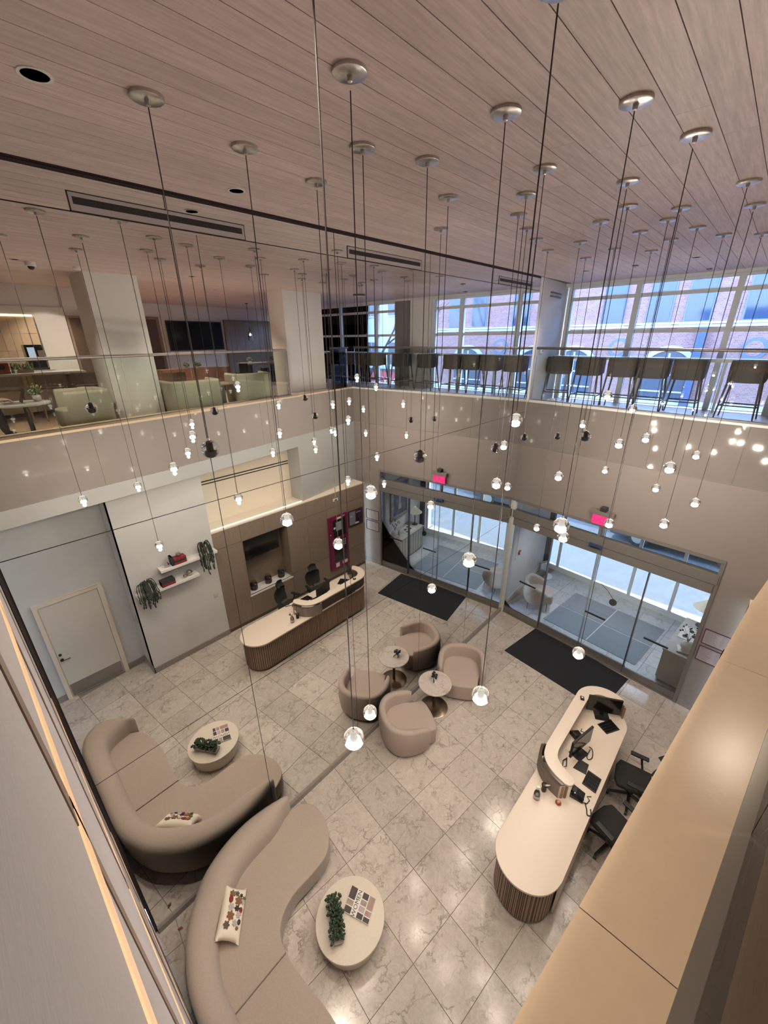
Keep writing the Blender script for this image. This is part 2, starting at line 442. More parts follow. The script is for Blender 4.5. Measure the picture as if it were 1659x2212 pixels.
def smooth_path(pts, n, closed=False):
    out = []; k = len(pts)
    segs = k if closed else k - 1
    for i in range(segs):
        p0 = pts[(i - 1) % k] if closed or i > 0 else pts[0]
        p1 = pts[i]; p2 = pts[(i + 1) % k]
        p3 = pts[(i + 2) % k] if closed or i + 2 < k else pts[-1]
        for j in range(n):
            t = j / n
            out.append(tuple(0.5 * ((2 * b) + (-a + c) * t + (2 * a - 5 * b + 4 * c - d) * t * t + (-a + 3 * b - 3 * c + d) * t ** 3) for a, b, c, d in zip(p0, p1, p2, p3)))
    if not closed: out.append(tuple(pts[-1]))
    return out
def resample(pts, n):
    d = [0]
    for a, b in zip(pts, pts[1:]): d.append(d[-1] + math.dist(a, b))
    out = []; j = 0
    for i in range(n):
        t = d[-1] * i / (n - 1)
        while j < len(d) - 2 and d[j + 1] < t: j += 1
        u = (t - d[j]) / max(1e-9, d[j + 1] - d[j]); a, b = pts[j], pts[j + 1]
        out.append(tuple(x + (y - x) * u for x, y in zip(a, b)))
    return out

# ------------------------------------------------------------------ plan of the room
FA = Vector((0.0, 9.06)); FU = Vector((4.19, -0.43)).normalized(); FN = Vector((-FU.y, FU.x))   # front wall line, outward = +y
def fp(x, d=0.0):
    p = FA + FU * (x / FU.x) + FN * d; return (p.x, p.y)
def fbox(mb, x0, x1, d0, d1, z0, z1):
    return mb.prism([fp(x0, d0), fp(x1, d0), fp(x1, d1), fp(x0, d1)], z0, z1)
def F3(x, d, z):
    p = fp(x, d); return Vector((p[0], p[1], z))
LP = [(-1.2, 3.767), (0.0, 3.91), (2.6, 4.22), (8.53, 5.13), (9.5, 5.28)]
def LX(y):                                                          # edge of the mezzanine on the right
    for (a, b), (c, d) in zip(LP, LP[1:]):
        if y <= c or c == 9.5: return b + (d - b) * (y - a) / (c - a)
def lbox(mb, y0, y1, d0, d1, z0, z1):
    ys = [y0] + [p[0] for p in LP if y0 < p[0] < y1] + [y1]
    poly = [(LX(y) + d0, y) for y in ys] + [(LX(y) + d1, y) for y in ys[::-1]]
    return mb.prism(poly, z0, z1)
def PX(y): return 4.713 + (y - 3.474) * (4.638 - 4.713) / 4.922      # face of the oak panelling
def pbox(mb, y0, y1, d0, d1, z0, z1):
    return mb.prism([(PX(y0) + d0, y0), (PX(y1) + d0, y1), (PX(y1) + d1, y1), (PX(y0) + d1, y0)], z0, z1)
ZC = 8.108; ZL = 5.70; ZF = 5.55
def FY(x): return 10.95 - 0.02 * x

# ------------------------------------------------------------------ floor
fl = MB().prism([(-0.3, -0.6), (5.6, -0.6), (5.6, 12.4), (-0.3, 12.4)], -0.12, -0.012).build('floor', M_grout, kind='structure')
MW['floor'] = Matrix.Identity(4)
TS = 0.685; T0 = Vector((0.63, 2.87)); e1 = Vector((0.994, -0.110)); e2 = Vector((0.110, 0.994))
tile = None
hs = TS / 2 - 0.0025
tb = MB().add([(-hs, -hs, -0.012), (hs, -hs, -0.012), (hs, hs, -0.012), (-hs, hs, -0.012), (-hs + .001, -hs + .001, 0), (hs - .001, -hs + .001, 0), (hs - .001, hs - .001, 0), (-hs + .001, hs - .001, 0)],
              [(3, 2, 1, 0), (4, 5, 6, 7), (0, 1, 5, 4), (1, 2, 6, 5), (2, 3, 7, 6), (3, 0, 4, 7)])
tile = tb.build('tile', M_tile, fl)
tilev = tb.build('tile', M_tilev, fl)
first = [True, True]
ang = math.atan2(e1.y, e1.x)
for i in range(-2, 9):
    for j in range(-6, 15):
        c = T0 + e1 * ((i + .5) * TS) + e2 * ((j + .5) * TS)
        if not (-0.32 < c.x < 5.5 and -0.38 < c.y < 12.35): continue
        front = FA.y - 0.1026 * c.x
        v = c.y > front
        if c.x > 5.1 and (c.y > 1.9): continue
        k = 1 if v else 0
        o = (tilev if v else tile)
        if first[k]: first[k] = False
        else: o = share(o, 'tile', fl)
        o.location = (c.x, c.y, 0); o.rotation_euler = (0, 0, ang)

# ------------------------------------------------------------------ mirror wall (left)
wl = MB().bx(-0.22, -0.02, -0.05, 9.06, 0, ZC + .1).build('wall_left', M_seam, kind='structure')
MB().bx(-0.02, 0.028, -0.02, 9.05, 0, 0.1).build('baseboard_left', M_stone, kind='structure')
mw = thing('mirror_wall', 'tall wall of seamed mirror panels along the left side of the lobby', 'mirror', (0, 0, 0.1))
ys = [-0.02, 1.75, 3.55, 5.33, 7.12, 9.045]; zs = [0.102, 2.86, 5.45, 7.855, ZC - 0.03]
for a, b in zip(ys, ys[1:]):
    for c, d in zip(zs, zs[1:]):
        MB().bx(-0.012, 0.0, a + 0.004, b - 0.004, c + 0.004, d - 0.004).build('panel', M_mirror, mw)
MB().bx(-0.018, -0.012, -0.02, 9.05, 0.1, ZC - .01).build('backing', M_seam, mw)
for n, (a, b) in enumerate(((1.08, 2.44), (3.75, 5.12), (7.32, 8.66))):
    v = thing('air_vent', ['long slot air vent set in the mirror nearest the camera', 'slot air vent set in the middle of the mirror band', 'slot air vent at the far end of the mirror band'][n], 'vent', (0, (a + b) / 2, 7.92), group='slot vents in the mirror band')
    m = MB(); m.bx(0.0, 0.006, a, b, 7.948, 7.972); m.bx(0, .006, a, b, 7.862, 7.902); m.bx(0, .006, a, a + .02, 7.90, 7.95); m.bx(0, .006, b - .02, b, 7.90, 7.95)
    m.build('frame', mat('vent_grey', (0.35, 0.31, 0.31), 0.5), v)
    MB().bx(0.0, 0.003, a + .01, b - .01, 7.900, 7.950).build('slot', M_black, v)
    m = MB(); m.bx(0, .004, a - .008, b + .008, 7.972, 7.98); m.bx(0, .004, a - .008, b + .008, 7.854, 7.862); m.bx(0, .004, a - .008, a, 7.854, 7.98); m.bx(0, .004, b, b + .008, 7.854, 7.98)
    m.build('gasket', M_black, v)

# ------------------------------------------------------------------ back wall beside the camera
wb = MB().bx(-0.2, 3.88, -0.3, -0.07, 0, ZC + .1).build('wall_back', M_seam, kind='structure')
MB().bx(3.88, 5.6, -0.6, -0.4, 0, 4.41).build('wall_back_lower', M_wallgrey, kind='structure')
MB().bx(3.6, 13.2, -3.2, -3.0, 5.4, ZC + .1).build('wall_back_upper', M_white, kind='structure')
MB().bx(3.68, 3.88, -3.0, -0.3, 5.4, ZC + .1).build('wall_back_return', M_white, kind='structure')
xs = [-0.02, 0.78, 1.94, 3.11, 3.875]; zz = [0.0, 2.0, 3.97, 5.97, ZC]
for a, b in zip(xs, xs[1:]):
    for c, d in zip(zz, zz[1:]):
        MB().bx(a + 0.004, b - 0.004, -0.07, -0.0545, c + 0.01, d - 0.01).build('panel', M_fabric, wb, bevel=0.003, seg=1)
for x in xs[1:-1]:
    for c, d in zip(zz, zz[1:]): MB().bx(x - 0.055, x + 0.05, -0.07, -0.0515, c + 0.075, d - 0.0).build('trim_strip', M_trimbr, wb)
for z in zz[1:-1]:
    for a, b in zip(xs, xs[1:]):
        MB().bx(a - .04, b - 0.0, -0.07, -0.0505, z - 0.055, z + 0.075).build('batten', M_batten, wb)

# ------------------------------------------------------------------ front wall with fascia
wf = struct('wall_front')
m = MB()
fbox(m, -0.05, 5.135, 0.012, 0.30, 3.345, 5.66)
fbox(m, 4.19, 5.135, 0.0, 0.30, 0.0, 3.345)
fbox(m, -0.05, 5.135, 0.0, 0.012, 3.345, 4.685)
m.build('plaster', M_taupe, wf)
for a, b in zip((0.0, 1.3, 2.6, 3.9), (1.3, 2.6, 3.9, 5.13)):
    m = MB(); fbox(m, a + .002, b - .002, 0.0, 0.012, 4.70, 5.662); m.build('panel', M_fascia, wf)
m = MB(); fbox(m, -0.05, 5.14, -0.012, 0.30, 5.662, 5.70); m.build('trim_coping', M_alu, wf)
m = MB(); fbox(m, 4.20, 5.13, -0.015, 0.0, 0, 0.14); m.build('baseboard_front', M_stone, kind='structure')

# right side: fascia and soffit
wr = struct('wall_right')
m = MB(); lbox(m, -1.0, 8.62, 0.012, 0.16, 4.41, 5.66); m.build('beam', M_band, wr)
m = MB(); lbox(m, -1.0, 8.55, 0.0, 0.012, 4.41, 4.69); m.build('band', M_band, wr)
yy = [-1.0, 1.643, 3.4, 5.1, 6.8, 8.535]
for a, b in zip(yy, yy[1:]):
    m = MB(); lbox(m, a + .002, b - .002, 0, 0.012, 4.70, 5.662); m.build('panel', M_fascia, wr)
m = MB(); lbox(m, -1.0, 8.55, 0.16, 0.46, 5.25, 5.66); m.build('curb', M_white, wr)
yy = [-1.0, 0.72, 2.0, 3.3, 4.6, 5.9, 7.2, 8.56]
for a, b in zip(yy, yy[1:]):
    m = MB(); lbox(m, a + .0012, b - .0012, -0.006, 0.46, 5.662, 5.70); m.build('ledge_slab', M_ledge, wr)
# mezzanine decks
m = MB(); lbox(m, -3.0, 8.62, 0.40, 0.55, 5.25, 5.54)
m.prism([(4.2, -3.0), (13.0, -3.0), (13.0, 11.2), (5.75, 11.2), (5.58, 8.6), (4.65, 2.6), (4.3, 0)], 4.9, ZF - .001)
m.build('floor_mezzanine', M_woodfl, kind='structure')
m = MB(); m.prism([fp(-0.3, .3), fp(5.75, .3), (5.75, 11.2), (-0.3, 11.2)], 5.2, ZF); m.build('floor_gallery', M_whitefl, kind='structure')

# lower right walls
m = MB()
m.bx(4.72, 4.9, 1.667, 3.50, 0, 4.41)                      # shelf wall
m.bx(4.74, 5.45, 1.667, 1.80, 0, 4.41)
m.bx(5.33, 5.5, -0.6, 1.80, 0, 4.41)                       # alcove back
m.build('wall_shelf', M_wallgrey, kind='structure')
m = MB(); m.bx(5.30, 5.45, 3.40, 6.30, 0, 4.41); m.build('wall_niche', M_cream, kind='structure')
m = MB(); m.prism([(LX(6.17), 6.17), (LX(8.53), 8.53), (5.5, 8.53), (5.5, 6.17)], 2.80, 4.41); m.build('wall_right_lower', M_band, kind='structure')
m = MB(); lbox(m, -0.6, 8.62, 0.16, 1.6, 4.41, 4.46); m.build('ceiling_lower', M_white, kind='structure')
MB().bx(4.70, 4.722, 1.65, 3.50, 0, 0.14).build('baseboard_right', M_stone, kind='structure')
MB().bx(5.31, 5.332, 1.25, 1.667, 0, 0.14).build('baseboard_alcove', M_stone, kind='structure')
MB().bx(5.31, 5.332, -0.5, 0.17, 0, 0.14).build('baseboard_alcove', M_stone, kind='structure')
MB().bx(4.70, 5.33, 1.64, 1.667, 0, 0.14).build('baseboard_return', M_stone, kind='structure')

# ------------------------------------------------------------------ ceiling planks
ce = MB().bx(-0.4, 13.2, -3.2, 11.3, ZC + 0.012, ZC + 0.3).build('ceiling', M_gap, kind='structure')
MB().bx(3.88, 13, -3.0, -0.12, ZC, ZC + 0.012).build('trim_ceiling', M_white, kind='structure')
PW = 0.1685; x = 0.02; k = 0
while x < 12.3:
    y = -0.14; cuts = []
    while y < 10.9:
        l = random.uniform(2.8, 4.6)
        y2 = min(10.78, y + l) if y + l < 9.6 else 10.78
        MB().bx(x + .0022, x + PW - .0022, y + .001, y2 - .001, ZC, ZC + 0.012).build('plank', M_plank, ce)
        y = y2
        if y >= 10.78: break
    x += PW
MB().prism([(-0.3, 10.76), (12.4, 10.70), (12.4, 10.98), (-0.3, 10.98)], 8.055, ZC + .02).build('trim_cove', M_alu, kind='structure')

# ------------------------------------------------------------------ upstairs facade
def window_bay(n, x0, x1, mull):
    wd = struct('window_%d' % n)
    def fb(x0, x1, d0, d1, z0, z1, name, m):
        MB().prism([(x0, FY(x0) + d0), (x1, FY(x1) + d0), (x1, FY(x1) + d1), (x0, FY(x0) + d1)], z0, z1).build(name, m, wd)
    edges = [x0] + mull + [x1]
    for e in edges: fb(e - .05, e + .05, 0, 0.16, 5.5, 8.08, 'mullion', M_alu)
    zt = [5.52, 6.50, 7.09, 7.79, 8.06]
    for a, b in zip(edges, edges[1:]):
        for z in (5.52, 7.09, 7.80, 8.05): fb(a + .05, b - .05, 0.02, 0.13, z - .035, z + .035, 'transom', M_alu)
        for c, d in ((5.555, 7.055), (7.125, 7.765), (7.835, 8.015)): fb(a + .05, b - .05, 0.07, 0.076, c, d, 'pane', M_facade)
window_bay(1, -0.09, 4.0, [1.34, 3.05])
window_bay(2, 5.45, 12.0, [6.35, 8.05, 9.6, 10.9])
MB().prism([(4.05, 10.83), (4.85, 10.82), (4.85, 11.05), (4.05, 11.05)], 5.5, ZC).build('wall_gallery', M_white, kind='structure')
MB().prism([(4.86, 10.75), (5.40, 10.74), (5.40, 11.1), (4.86, 11.1)], 5.5, ZC).build('column', mat('grey_column', (0.22, 0.21, 0.21), 0.6), kind='structure')
MB().prism([(-0.02, 9.06), (-0.16, 10.98), (-0.34, 10.98), (-0.22, 9.06)], 5.3, ZC + .05).build('wall_gallery_side', M_wallgrey, kind='structure')
MB().prism([(-0.005, 9.05), (0.01, 9.20), (-0.2, 9.20), (-0.2, 9.05)], 5.3, ZC).build('trim_mirror_end', M_alu, kind='structure')
v = thing('air_grille', 'two dark linear slots high on the white gallery side wall', 'vent', (-0.1, 10.0, 7.85))
for z in (7.80, 7.87): MB().prism([(-0.055, 9.75), (-0.103, 10.45), (-0.11, 10.45), (-0.07, 9.75)], z, z + .022).build('slot', M_black, v)
v = thing('wall_outlet', 'small white double outlet on the gallery side wall behind the first bar stool', 'outlet', (-0.03, 9.5, 6.70))
MB().prism([(-0.03, 9.52), (-0.042, 9.70), (-0.06, 9.70), (-0.05, 9.52)], 6.66, 6.75).build('plate', M_ceram, v)
for q in (9.57, 9.65): MB().prism([(-0.032, q - .02), (-0.035, q + .02), (-0.05, q + .02), (-0.05, q - .02)], 6.69, 6.72).build('socket', M_black, v)

# outer walls that close the building
MB().bx(13.0, 13.2, -3.2, 11.3, 4.9, ZC + .3).build('wall_far_right', M_white, kind='structure')

# ------------------------------------------------------------------ mezzanine right: columns, TV wall, kitchen
MB().bx(5.19, 6.05, 2.39, 3.25, 5.5, ZC).build('column', M_white, kind='structure')
MB().prism([(5.39, 6.56), (6.07, 6.56), (6.14, 7.80), (5.45, 7.81)], 5.5, ZC).build('column', M_white, kind='structure')
def TX(y): return 11.528 + (y - 5.506) * 0.1378
tv = struct('wall_television')
MB().prism([(TX(2.5), 2.5), (TX(10.95), 10.95), (13.0, 10.95), (13.0, 2.5)], 5.5, ZC).build('plaster', M_white, tv)
def tbox(mb, y0, y1, d0, d1, z0, z1): return mb.prism([(TX(y0) - d1, y0), (TX(y1) - d1, y1), (TX(y1) - d0, y1), (TX(y0) - d0, y0)], z0, z1)
t = thing('television', 'large black flat television on the white mezzanine wall', 'television', (TX(7.1), 7.1, 6.65))
m = MB(); tbox(m, 6.1, 8.2, 0.03, 0.08, 6.67, 7.62); m.build('bezel', M_black, t)
m = MB(); tbox(m, 6.13, 8.17, 0.08, 0.084, 6.70, 7.59); m.build('screen', mat('tv_screen', (0.012, 0.016, 0.017), 0.15), t)
m = MB(); tbox(m, 7.0, 7.3, 0.0, 0.03, 6.95, 7.3); m.build('bracket', M_black, t)
d = struct('door_2')
m = MB(); tbox(m, 4.75, 5.90, 0.0, 0.03, 5.55, 7.72); m.build('frame', M_panel, d)
m = MB(); tbox(m, 4.85, 5.80, 0.03, 0.034, 5.55, 7.64); m.build('opening', M_dkwood, d)
t = thing('wood_wall_panel', 'tall brown wood panel on the mezzanine wall right of the television', 'panel', (TX(9.4), 9.4, 5.55))
for k in range(6):
    y0 = 8.40 + k * 0.40
    m = MB(); tbox(m, y0 + .003, y0 + .397, 0.0, 0.04, 5.56, 7.64); m.build('board', M_panel, t)
m = MB(); tbox(m, 8.33, 8.40, 0, 0.06, 5.56, 7.70); tbox(m, 8.33, 10.8, 0, 0.06, 7.64, 7.70); m.build('frame', M_wood, t)

def KX(y): return 8.025 + (y - 1.65) * 0.13
def kbox(mb, y0, y1, d0, d1, z0, z1): return mb.prism([(KX(y0) - d1, y0), (KX(y1) - d1, y1), (KX(y1) - d0, y1), (KX(y0) - d0, y0)], z0, z1)
kw = struct('wall_kitchen')
m = MB(); kbox(m, -3.0, 3.3, -0.2, 0.0, 5.5, 7.54); kbox(m, 2.03, 2.60, 0, .05, 5.5, 7.54); kbox(m, -3.0, 3.3, -.3, -.02, 7.54, ZC); kbox(m, -3.0, 3.3, -.2, 0.02, 7.54, 7.70); kbox(m, 2.6, 3.3, -.2, 0.02, 7.54, ZC)
m.build('plaster', M_white, kw)
MB().prism([(KX(3.3) - .02, 3.3), (TX(3.3), 3.3), (TX(3.3), 3.4), (KX(3.3) - .02, 3.4)], 5.5, ZC).build('wall_kitchen_end', M_white, kind='structure')
d = struct('door_3')
m = MB(); kbox(m, 2.60, 3.28, 0.0, 0.03, 5.55, 7.545); m.build('frame', M_panel, d)
m = MB(); kbox(m, 2.66, 3.22, 0.03, 0.034, 5.55, 7.50); m.build('leaf', M_dkwood, d)
t = thing('backsplash', 'warm lit wooden tiled kitchen wall behind the coffee machine', 'backsplash', (8, 1, 6.5))
for j, (za, zb) in enumerate(((6.50, 6.83), (6.83, 7.17), (7.17, 7.50))):
    y = 2.0
    while y > -0.6:
        m = MB(); kbox(m, y - .148, y - .003, 0.0, 0.012, za + .002, zb - .002); m.build('tile', M_backsplash, t); y -= 0.15
t = thing('cove_light', 'bright yellow strip light along the top of the kitchen wall', 'light', (8, 1, 7.5))
m = MB(); kbox(m, -0.6, 2.0, 0.012, 0.03, 7.505, 7.53); m.build('strip', M_glow, t)
t = thing('kitchen_counter', 'pale kitchen counter carrying the coffee machine', 'counter', (7.8, 1, ZF))
m = MB(); kbox(m, -0.6, 2.02, 0.0, 0.62, 6.42, 6.46); m.build('worktop', M_white, t)
for k in range(5):
    y0 = -0.6 + k * .522
    m = MB(); kbox(m, y0 + .004, y0 + .516, 0.02, 0.58, ZF + .08, 6.41); m.build('cabinet_front', M_cream, t)
m = MB(); kbox(m, -0.6, 2.0, 0.05, .52, ZF, ZF + .08); m.build('plinth', M_dkwood, t)
t = thing('coffee_machine', 'black coffee machine with a lit screen on the kitchen counter', 'coffee machine', (KX(1.78) - .35, 1.78, 6.46))
m = MB(); kbox(m, 1.62, 1.93, 0.18, 0.50, 6.46, 6.95); m.build('body', M_blackgl, t, bevel=.02)
m = MB(); kbox(m, 1.66, 1.78, 0.50, 0.506, 6.66, 6.90); m.build('screen', M_screen, t)
m = MB(); kbox(m, 1.82, 1.92, 0.50, 0.52, 6.72, 6.84); m.build('hopper', M_shoe, t)
m = MB(); kbox(m, 1.62, 1.93, 0.50, 0.62, 6.46, 6.50); m.build('drip_tray', M_black, t)

# island with planter, red box and wooden chairs
t = thing('island_table', 'long pale high table in front of the kitchen', 'table', (7.2, 1.2, ZF))
MB().bx(6.95, 7.6, -0.6, 2.45, 6.38, 6.43).build('tabletop', M_white, t, bevel=.008)
for yy_ in (-0.3, 2.15): MB().bx(7.15, 7.4, yy_ - .06, yy_ + .06, ZF, 6.38).build('leg', M_dkwood, t)
t = thing('planter_trough', 'low wooden trough of green herbs on the pale high table', 'planter', (7.2, 1.43, 6.43))
MB().bx(7.12, 7.32, 1.27, 1.60, 6.432, 6.50).build('trough', M_wood, t)
rr = random.Random(3)
for k in range(40):
    p = Vector((rr.uniform(7.13, 7.31), rr.uniform(1.28, 1.6), 6.49)); q = p + Vector((rr.uniform(-.05, .05), rr.uniform(-.05, .05), rr.uniform(.06, .14)))
    MB().tube([p, (p + q) / 2 + Vector((rr.uniform(-.02, .02), 0, 0)), q], [.012, .018, .004], 5).build('leaf', M_leafm, t)
t = thing('red_box', 'dark red box with a round black window on the pale high table', 'box', (7.15, 1.1, 6.43))
MB().bx(7.05, 7.3, 0.95, 1.23, 6.432, 6.63).build('carton', M_redbook, t, bevel=.006)
MB().cyl((7.052, 1.12, 6.56), (7.045, 1.12, 6.56), .05, n=20).build('window', M_black, t)
def dining_chair(label):
    t = thing('dining_chair', label, 'chair', (0, 0, 0), 0, 'wooden chairs along the pale high table')
    m = MB()
    pts = []
    for i in range(9):
        a = -0.9 + 1.8 * i / 8; pts.append((-.22 - .05 * math.cos(a), .26 * math.sin(a) / math.sin(.9)))
    rs = []
    for (px, py) in pts: rs.append([(px, py, .64), (px - .012, py, .64), (px - .03, py, .86), (px - .018, py, .875), (px - .012, py, .86)])
    m.rings(rs); m.build('backrest', M_dkwood, t, smooth=True)
    MB().prism([(-.22, -.22), (.2, -.24), (.24, 0), (.2, .24), (-.22, .22)], .60, .635).build('seat', M_wood, t, bevel=.01)
    for sx, sy in ((-1, -1), (-1, 1), (1, -1), (1, 1)):
        top = Vector((.18 * sx, .19 * sy, .60)) if sx > 0 else Vector((-.235, .21 * sy, .80)); bot = Vector((.23 * sx if sx > 0 else -.25, .23 * sy, 0))
        MB().cyl(bot, top, .014, .02, 8).build('leg', M_wood, t)
    m = MB(); m.box((0, -.21, .25), (.42, .02, .03)); m.box((0, .21, .25), (.42, .02, .03)); m.build('stretcher', M_wood, t)
    return t
ch = dining_chair('brown wooden chair at the pale high table, beside the red box')
ch.location = (6.62, 1.05, ZF); ch.rotation_euler = (0, 0, 0.1)
for y, l in ((1.72, 'brown wooden chair at the pale high table, in front of the herb trough'), (2.32, 'brown wooden chair at the pale high table, nearest the white column')):
    dup(ch, (6.62, y, ZF), 0.1, l)

# downlights (each with its own lamp)
DL = []
def downlight(x, y, z, label, watt=40, col=(1.0, .85, .68), size=0.055, spot=True, ang=110):
    t = thing('downlight', label, 'light', (x, y, z), 0, 'recessed downlights')
    MB().lathe([(size * 1.25, z - .004), (size * 1.25, z), (size, z), (size, z - .004)], (x, y), 20).build('trim_ring', M_white, t)
    MB().lathe([(size, z - .002), (size, z - .0005)], (x, y), 20).build('lens', M_down, t)
    if watt:
        ld = bpy.data.lights.new('lamp', 'SPOT'); ld.energy = watt * 4.0; ld.color = col; ld.spot_size = math.radians(ang); ld.spot_blend = 0.8; ld.shadow_soft_size = size
        lo = bpy.data.objects.new('lamp', ld); C.objects.link(lo); lo.parent = t; lo.location = (0, 0, -0.012)
    return t
for x, y, l, wt in ((4.58, 1.43, 'round lit downlight above the near armchair on the mezzanine', 60), (7.46, 2.31, 'small lit downlight in front of the kitchen soffit', 70), (7.5, 4.57, 'small lit downlight beyond the first white column', 70),
                    (4.59, 4.02, 'lit downlight over the mezzanine railing between the white columns', 60), (9.56, 7.32, 'lit downlight near the television', 90), (0.41, 2.17, 'round pale downlight in the plank ceiling close to the mirror', 60),
                    (2.60, 8.67, 'orange rimmed downlight in the ceiling near the front windows', 40), (0.90, 8.88, 'orange rimmed downlight in the ceiling near the mirror end', 40), (6.4, 5.4, 'lit downlight between the white columns further in', 70), (9.8, 4.3, 'lit downlight deep in the mezzanine ceiling', 80), (4.72, 0.15, 'downlight over the cream ledge just above the camera', 60), (1.2, 0.75, 'downlight over the corner of the curved sofa', 60), (2.7, 0.75, 'downlight over the middle of the curved sofa', 60), (5.6, 7.0, 'downlight beside the second white column', 50)):
    downlight(x, y, ZC, l, wt)
t = thing('dome_camera', 'white dome camera under the ceiling above the mezzanine kitchen side', 'camera', (4.6, 1.55, ZC))
MB().lathe([(.07, ZC), (.07, ZC - .05), (.06, ZC - .06)], (4.7, 1.62), 20).build('housing', M_ceram, t, smooth=True)
MB().ball((4.7, 1.62, ZC - .06), .045, 16, 10).build('dome', M_blackgl, t, smooth=True)
t = thing('smoke_detector', 'white smoke detector on the ceiling in front of the first column', 'detector', (4.78, 2.24, ZC))
MB().lathe([(.06, ZC), (.06, ZC - .025), (.035, ZC - .045)], (4.78, 2.24), 20).build('body', M_ceram, t, smooth=True)
t = thing('ceiling_speaker', 'dark rimmed round disc on the pale ceiling near the corner of the gallery', 'speaker', (4.94, 8.73, ZC))
MB().lathe([(.17, ZC), (.17, ZC - .03), (.15, ZC - .045)], (4.94, 8.73), 28).build('ring', M_dksteel, t, smooth=True)
MB().lathe([(.14, ZC - .04), (.14, ZC - .052)], (4.94, 8.73), 28).build('grille', M_ceram, t)
for n, (x, y, l) in enumerate(((1.72, 8.85, 'small dark square sprinkler plate in the ceiling before the front windows'), (2.58, 10.3, 'small square plate in the ceiling edge over the windows'))):
    t = thing('sprinkler', l, 'sprinkler', (x, y, ZC), 0, 'ceiling sprinklers')
    MB().bx(x - .04, x + .04, y - .04, y + .04, ZC - .012, ZC).build('plate', M_darkmetal, t)
    MB().cyl((x, y, ZC - .012), (x, y, ZC - .04), .012, n=8).build('head', M_steel, t)

# ------------------------------------------------------------------ glazed entrance between lobby and vestibule
d1 = struct('door_1')
def fpart(x0, x1, a, b, z0, z1, name, m, parent=None, **k):
    q = MB(); fbox(q, x0, x1, a, b, z0, z1); return q.build(name, m, parent or d1, **k)
fpart(0.0, 4.19, -0.03, 0.16, 3.285, 3.345, 'head_frame', M_frame)
fpart(0.03, 4.17, -0.05, 0.075, 2.86, 3.065, 'header_beam', M_frame, bevel=.004)
fpart(0.06, 4.15, -0.03, 0.10, 2.655, 2.845, 'track_cover', M_frame, bevel=.004)
fpart(0.0, 0.06, -0.03, 0.16, 0, 3.30, 'jamb', M_alu)
fpart(4.13, 4.19, -0.03, 0.16, 0, 3.30, 'jamb', M_frame)
fpart(2.035, 2.085, 0.0, 0.10, 3.065, 3.285, 'transom_mullion', M_frame)
for a, b in ((0.06, 2.035), (2.085, 4.13)): fpart(a, b, 0.05, 0.056, 3.065, 3.285, 'transom_pane', M_glass)
fpart(0.03, 4.16, -0.015, 0.13, 0.0, 0.02, 'threshold', M_frame)
ed = [0.06, 1.066, 2.10, 3.12, 4.13]
for i in range(4):
    dd = 0.03 if i in (0, 3) else 0.075
    a, b = ed[i] - (0.03 if i in (1, 2) else 0), ed[i + 1] + (0.03 if i in (1, 2) else 0)
    fpart(a + .004, b - .004, dd, dd + .012, 0.18, 2.655, 'pane', M_glass)
    fpart(a + .004, b - .004, dd - .015, dd + .027, 0.022, 0.185, 'bottom_rail', M_frame, bevel=.003)
for x, m_ in ((1.066, M_dksteel), (3.12, M_dksteel)): fpart(x - .010, x + .010, 0.02, 0.10, 0.02, 2.66, 'edge_stile', m_)
fpart(2.095, 2.105, 0.07, 0.09, 0.02, 2.66, 'edge_stile', M_steel)
for x in (0.43, 2.12, 3.345): fpart(x, x + 0.445, -0.005, 0.02, 1.125, 1.16, 'pull_bar', M_darkmetal)
t = thing('door_sensor', 'dark blue motion sensor on the grey beam above the glass doors', 'sensor', tuple(F3(2.07, -.07, 2.80)))
q = MB(); fbox(q, 1.93, 2.21, -.10, -.05, 2.80, 2.885); q.build('housing', M_blue, t, bevel=.012)
q = MB(); fbox(q, 1.97, 2.17, -.104, -.10, 2.81, 2.83); q.build('lens', M_blackgl, t)
t = thing('exit_sign', 'pink lit EXIT sign under a dark bracket over the glass entrance', 'sign', tuple(F3(2.07, -.1, 3.6)))
q = MB(); fbox(q, 1.84, 2.31, -.13, -.05, 3.57, 3.66); q.build('housing', M_frame, t, bevel=.006)
q = MB(); fbox(q, 2.02, 2.14, -.13, 0.0, 3.66, 3.75); q.build('bracket', M_darkmetal, t, bevel=.008)
q = MB(); fbox(q, 1.89, 2.25, -.10, -.085, 3.36, 3.57); q.build('panel', M_exit, t)
text('EXIT', 0.19, M_exitred, t, 'lettering', F3(2.07, -.104, 3.46), (FU.x, FU.y, 0), (0, 0, 1))

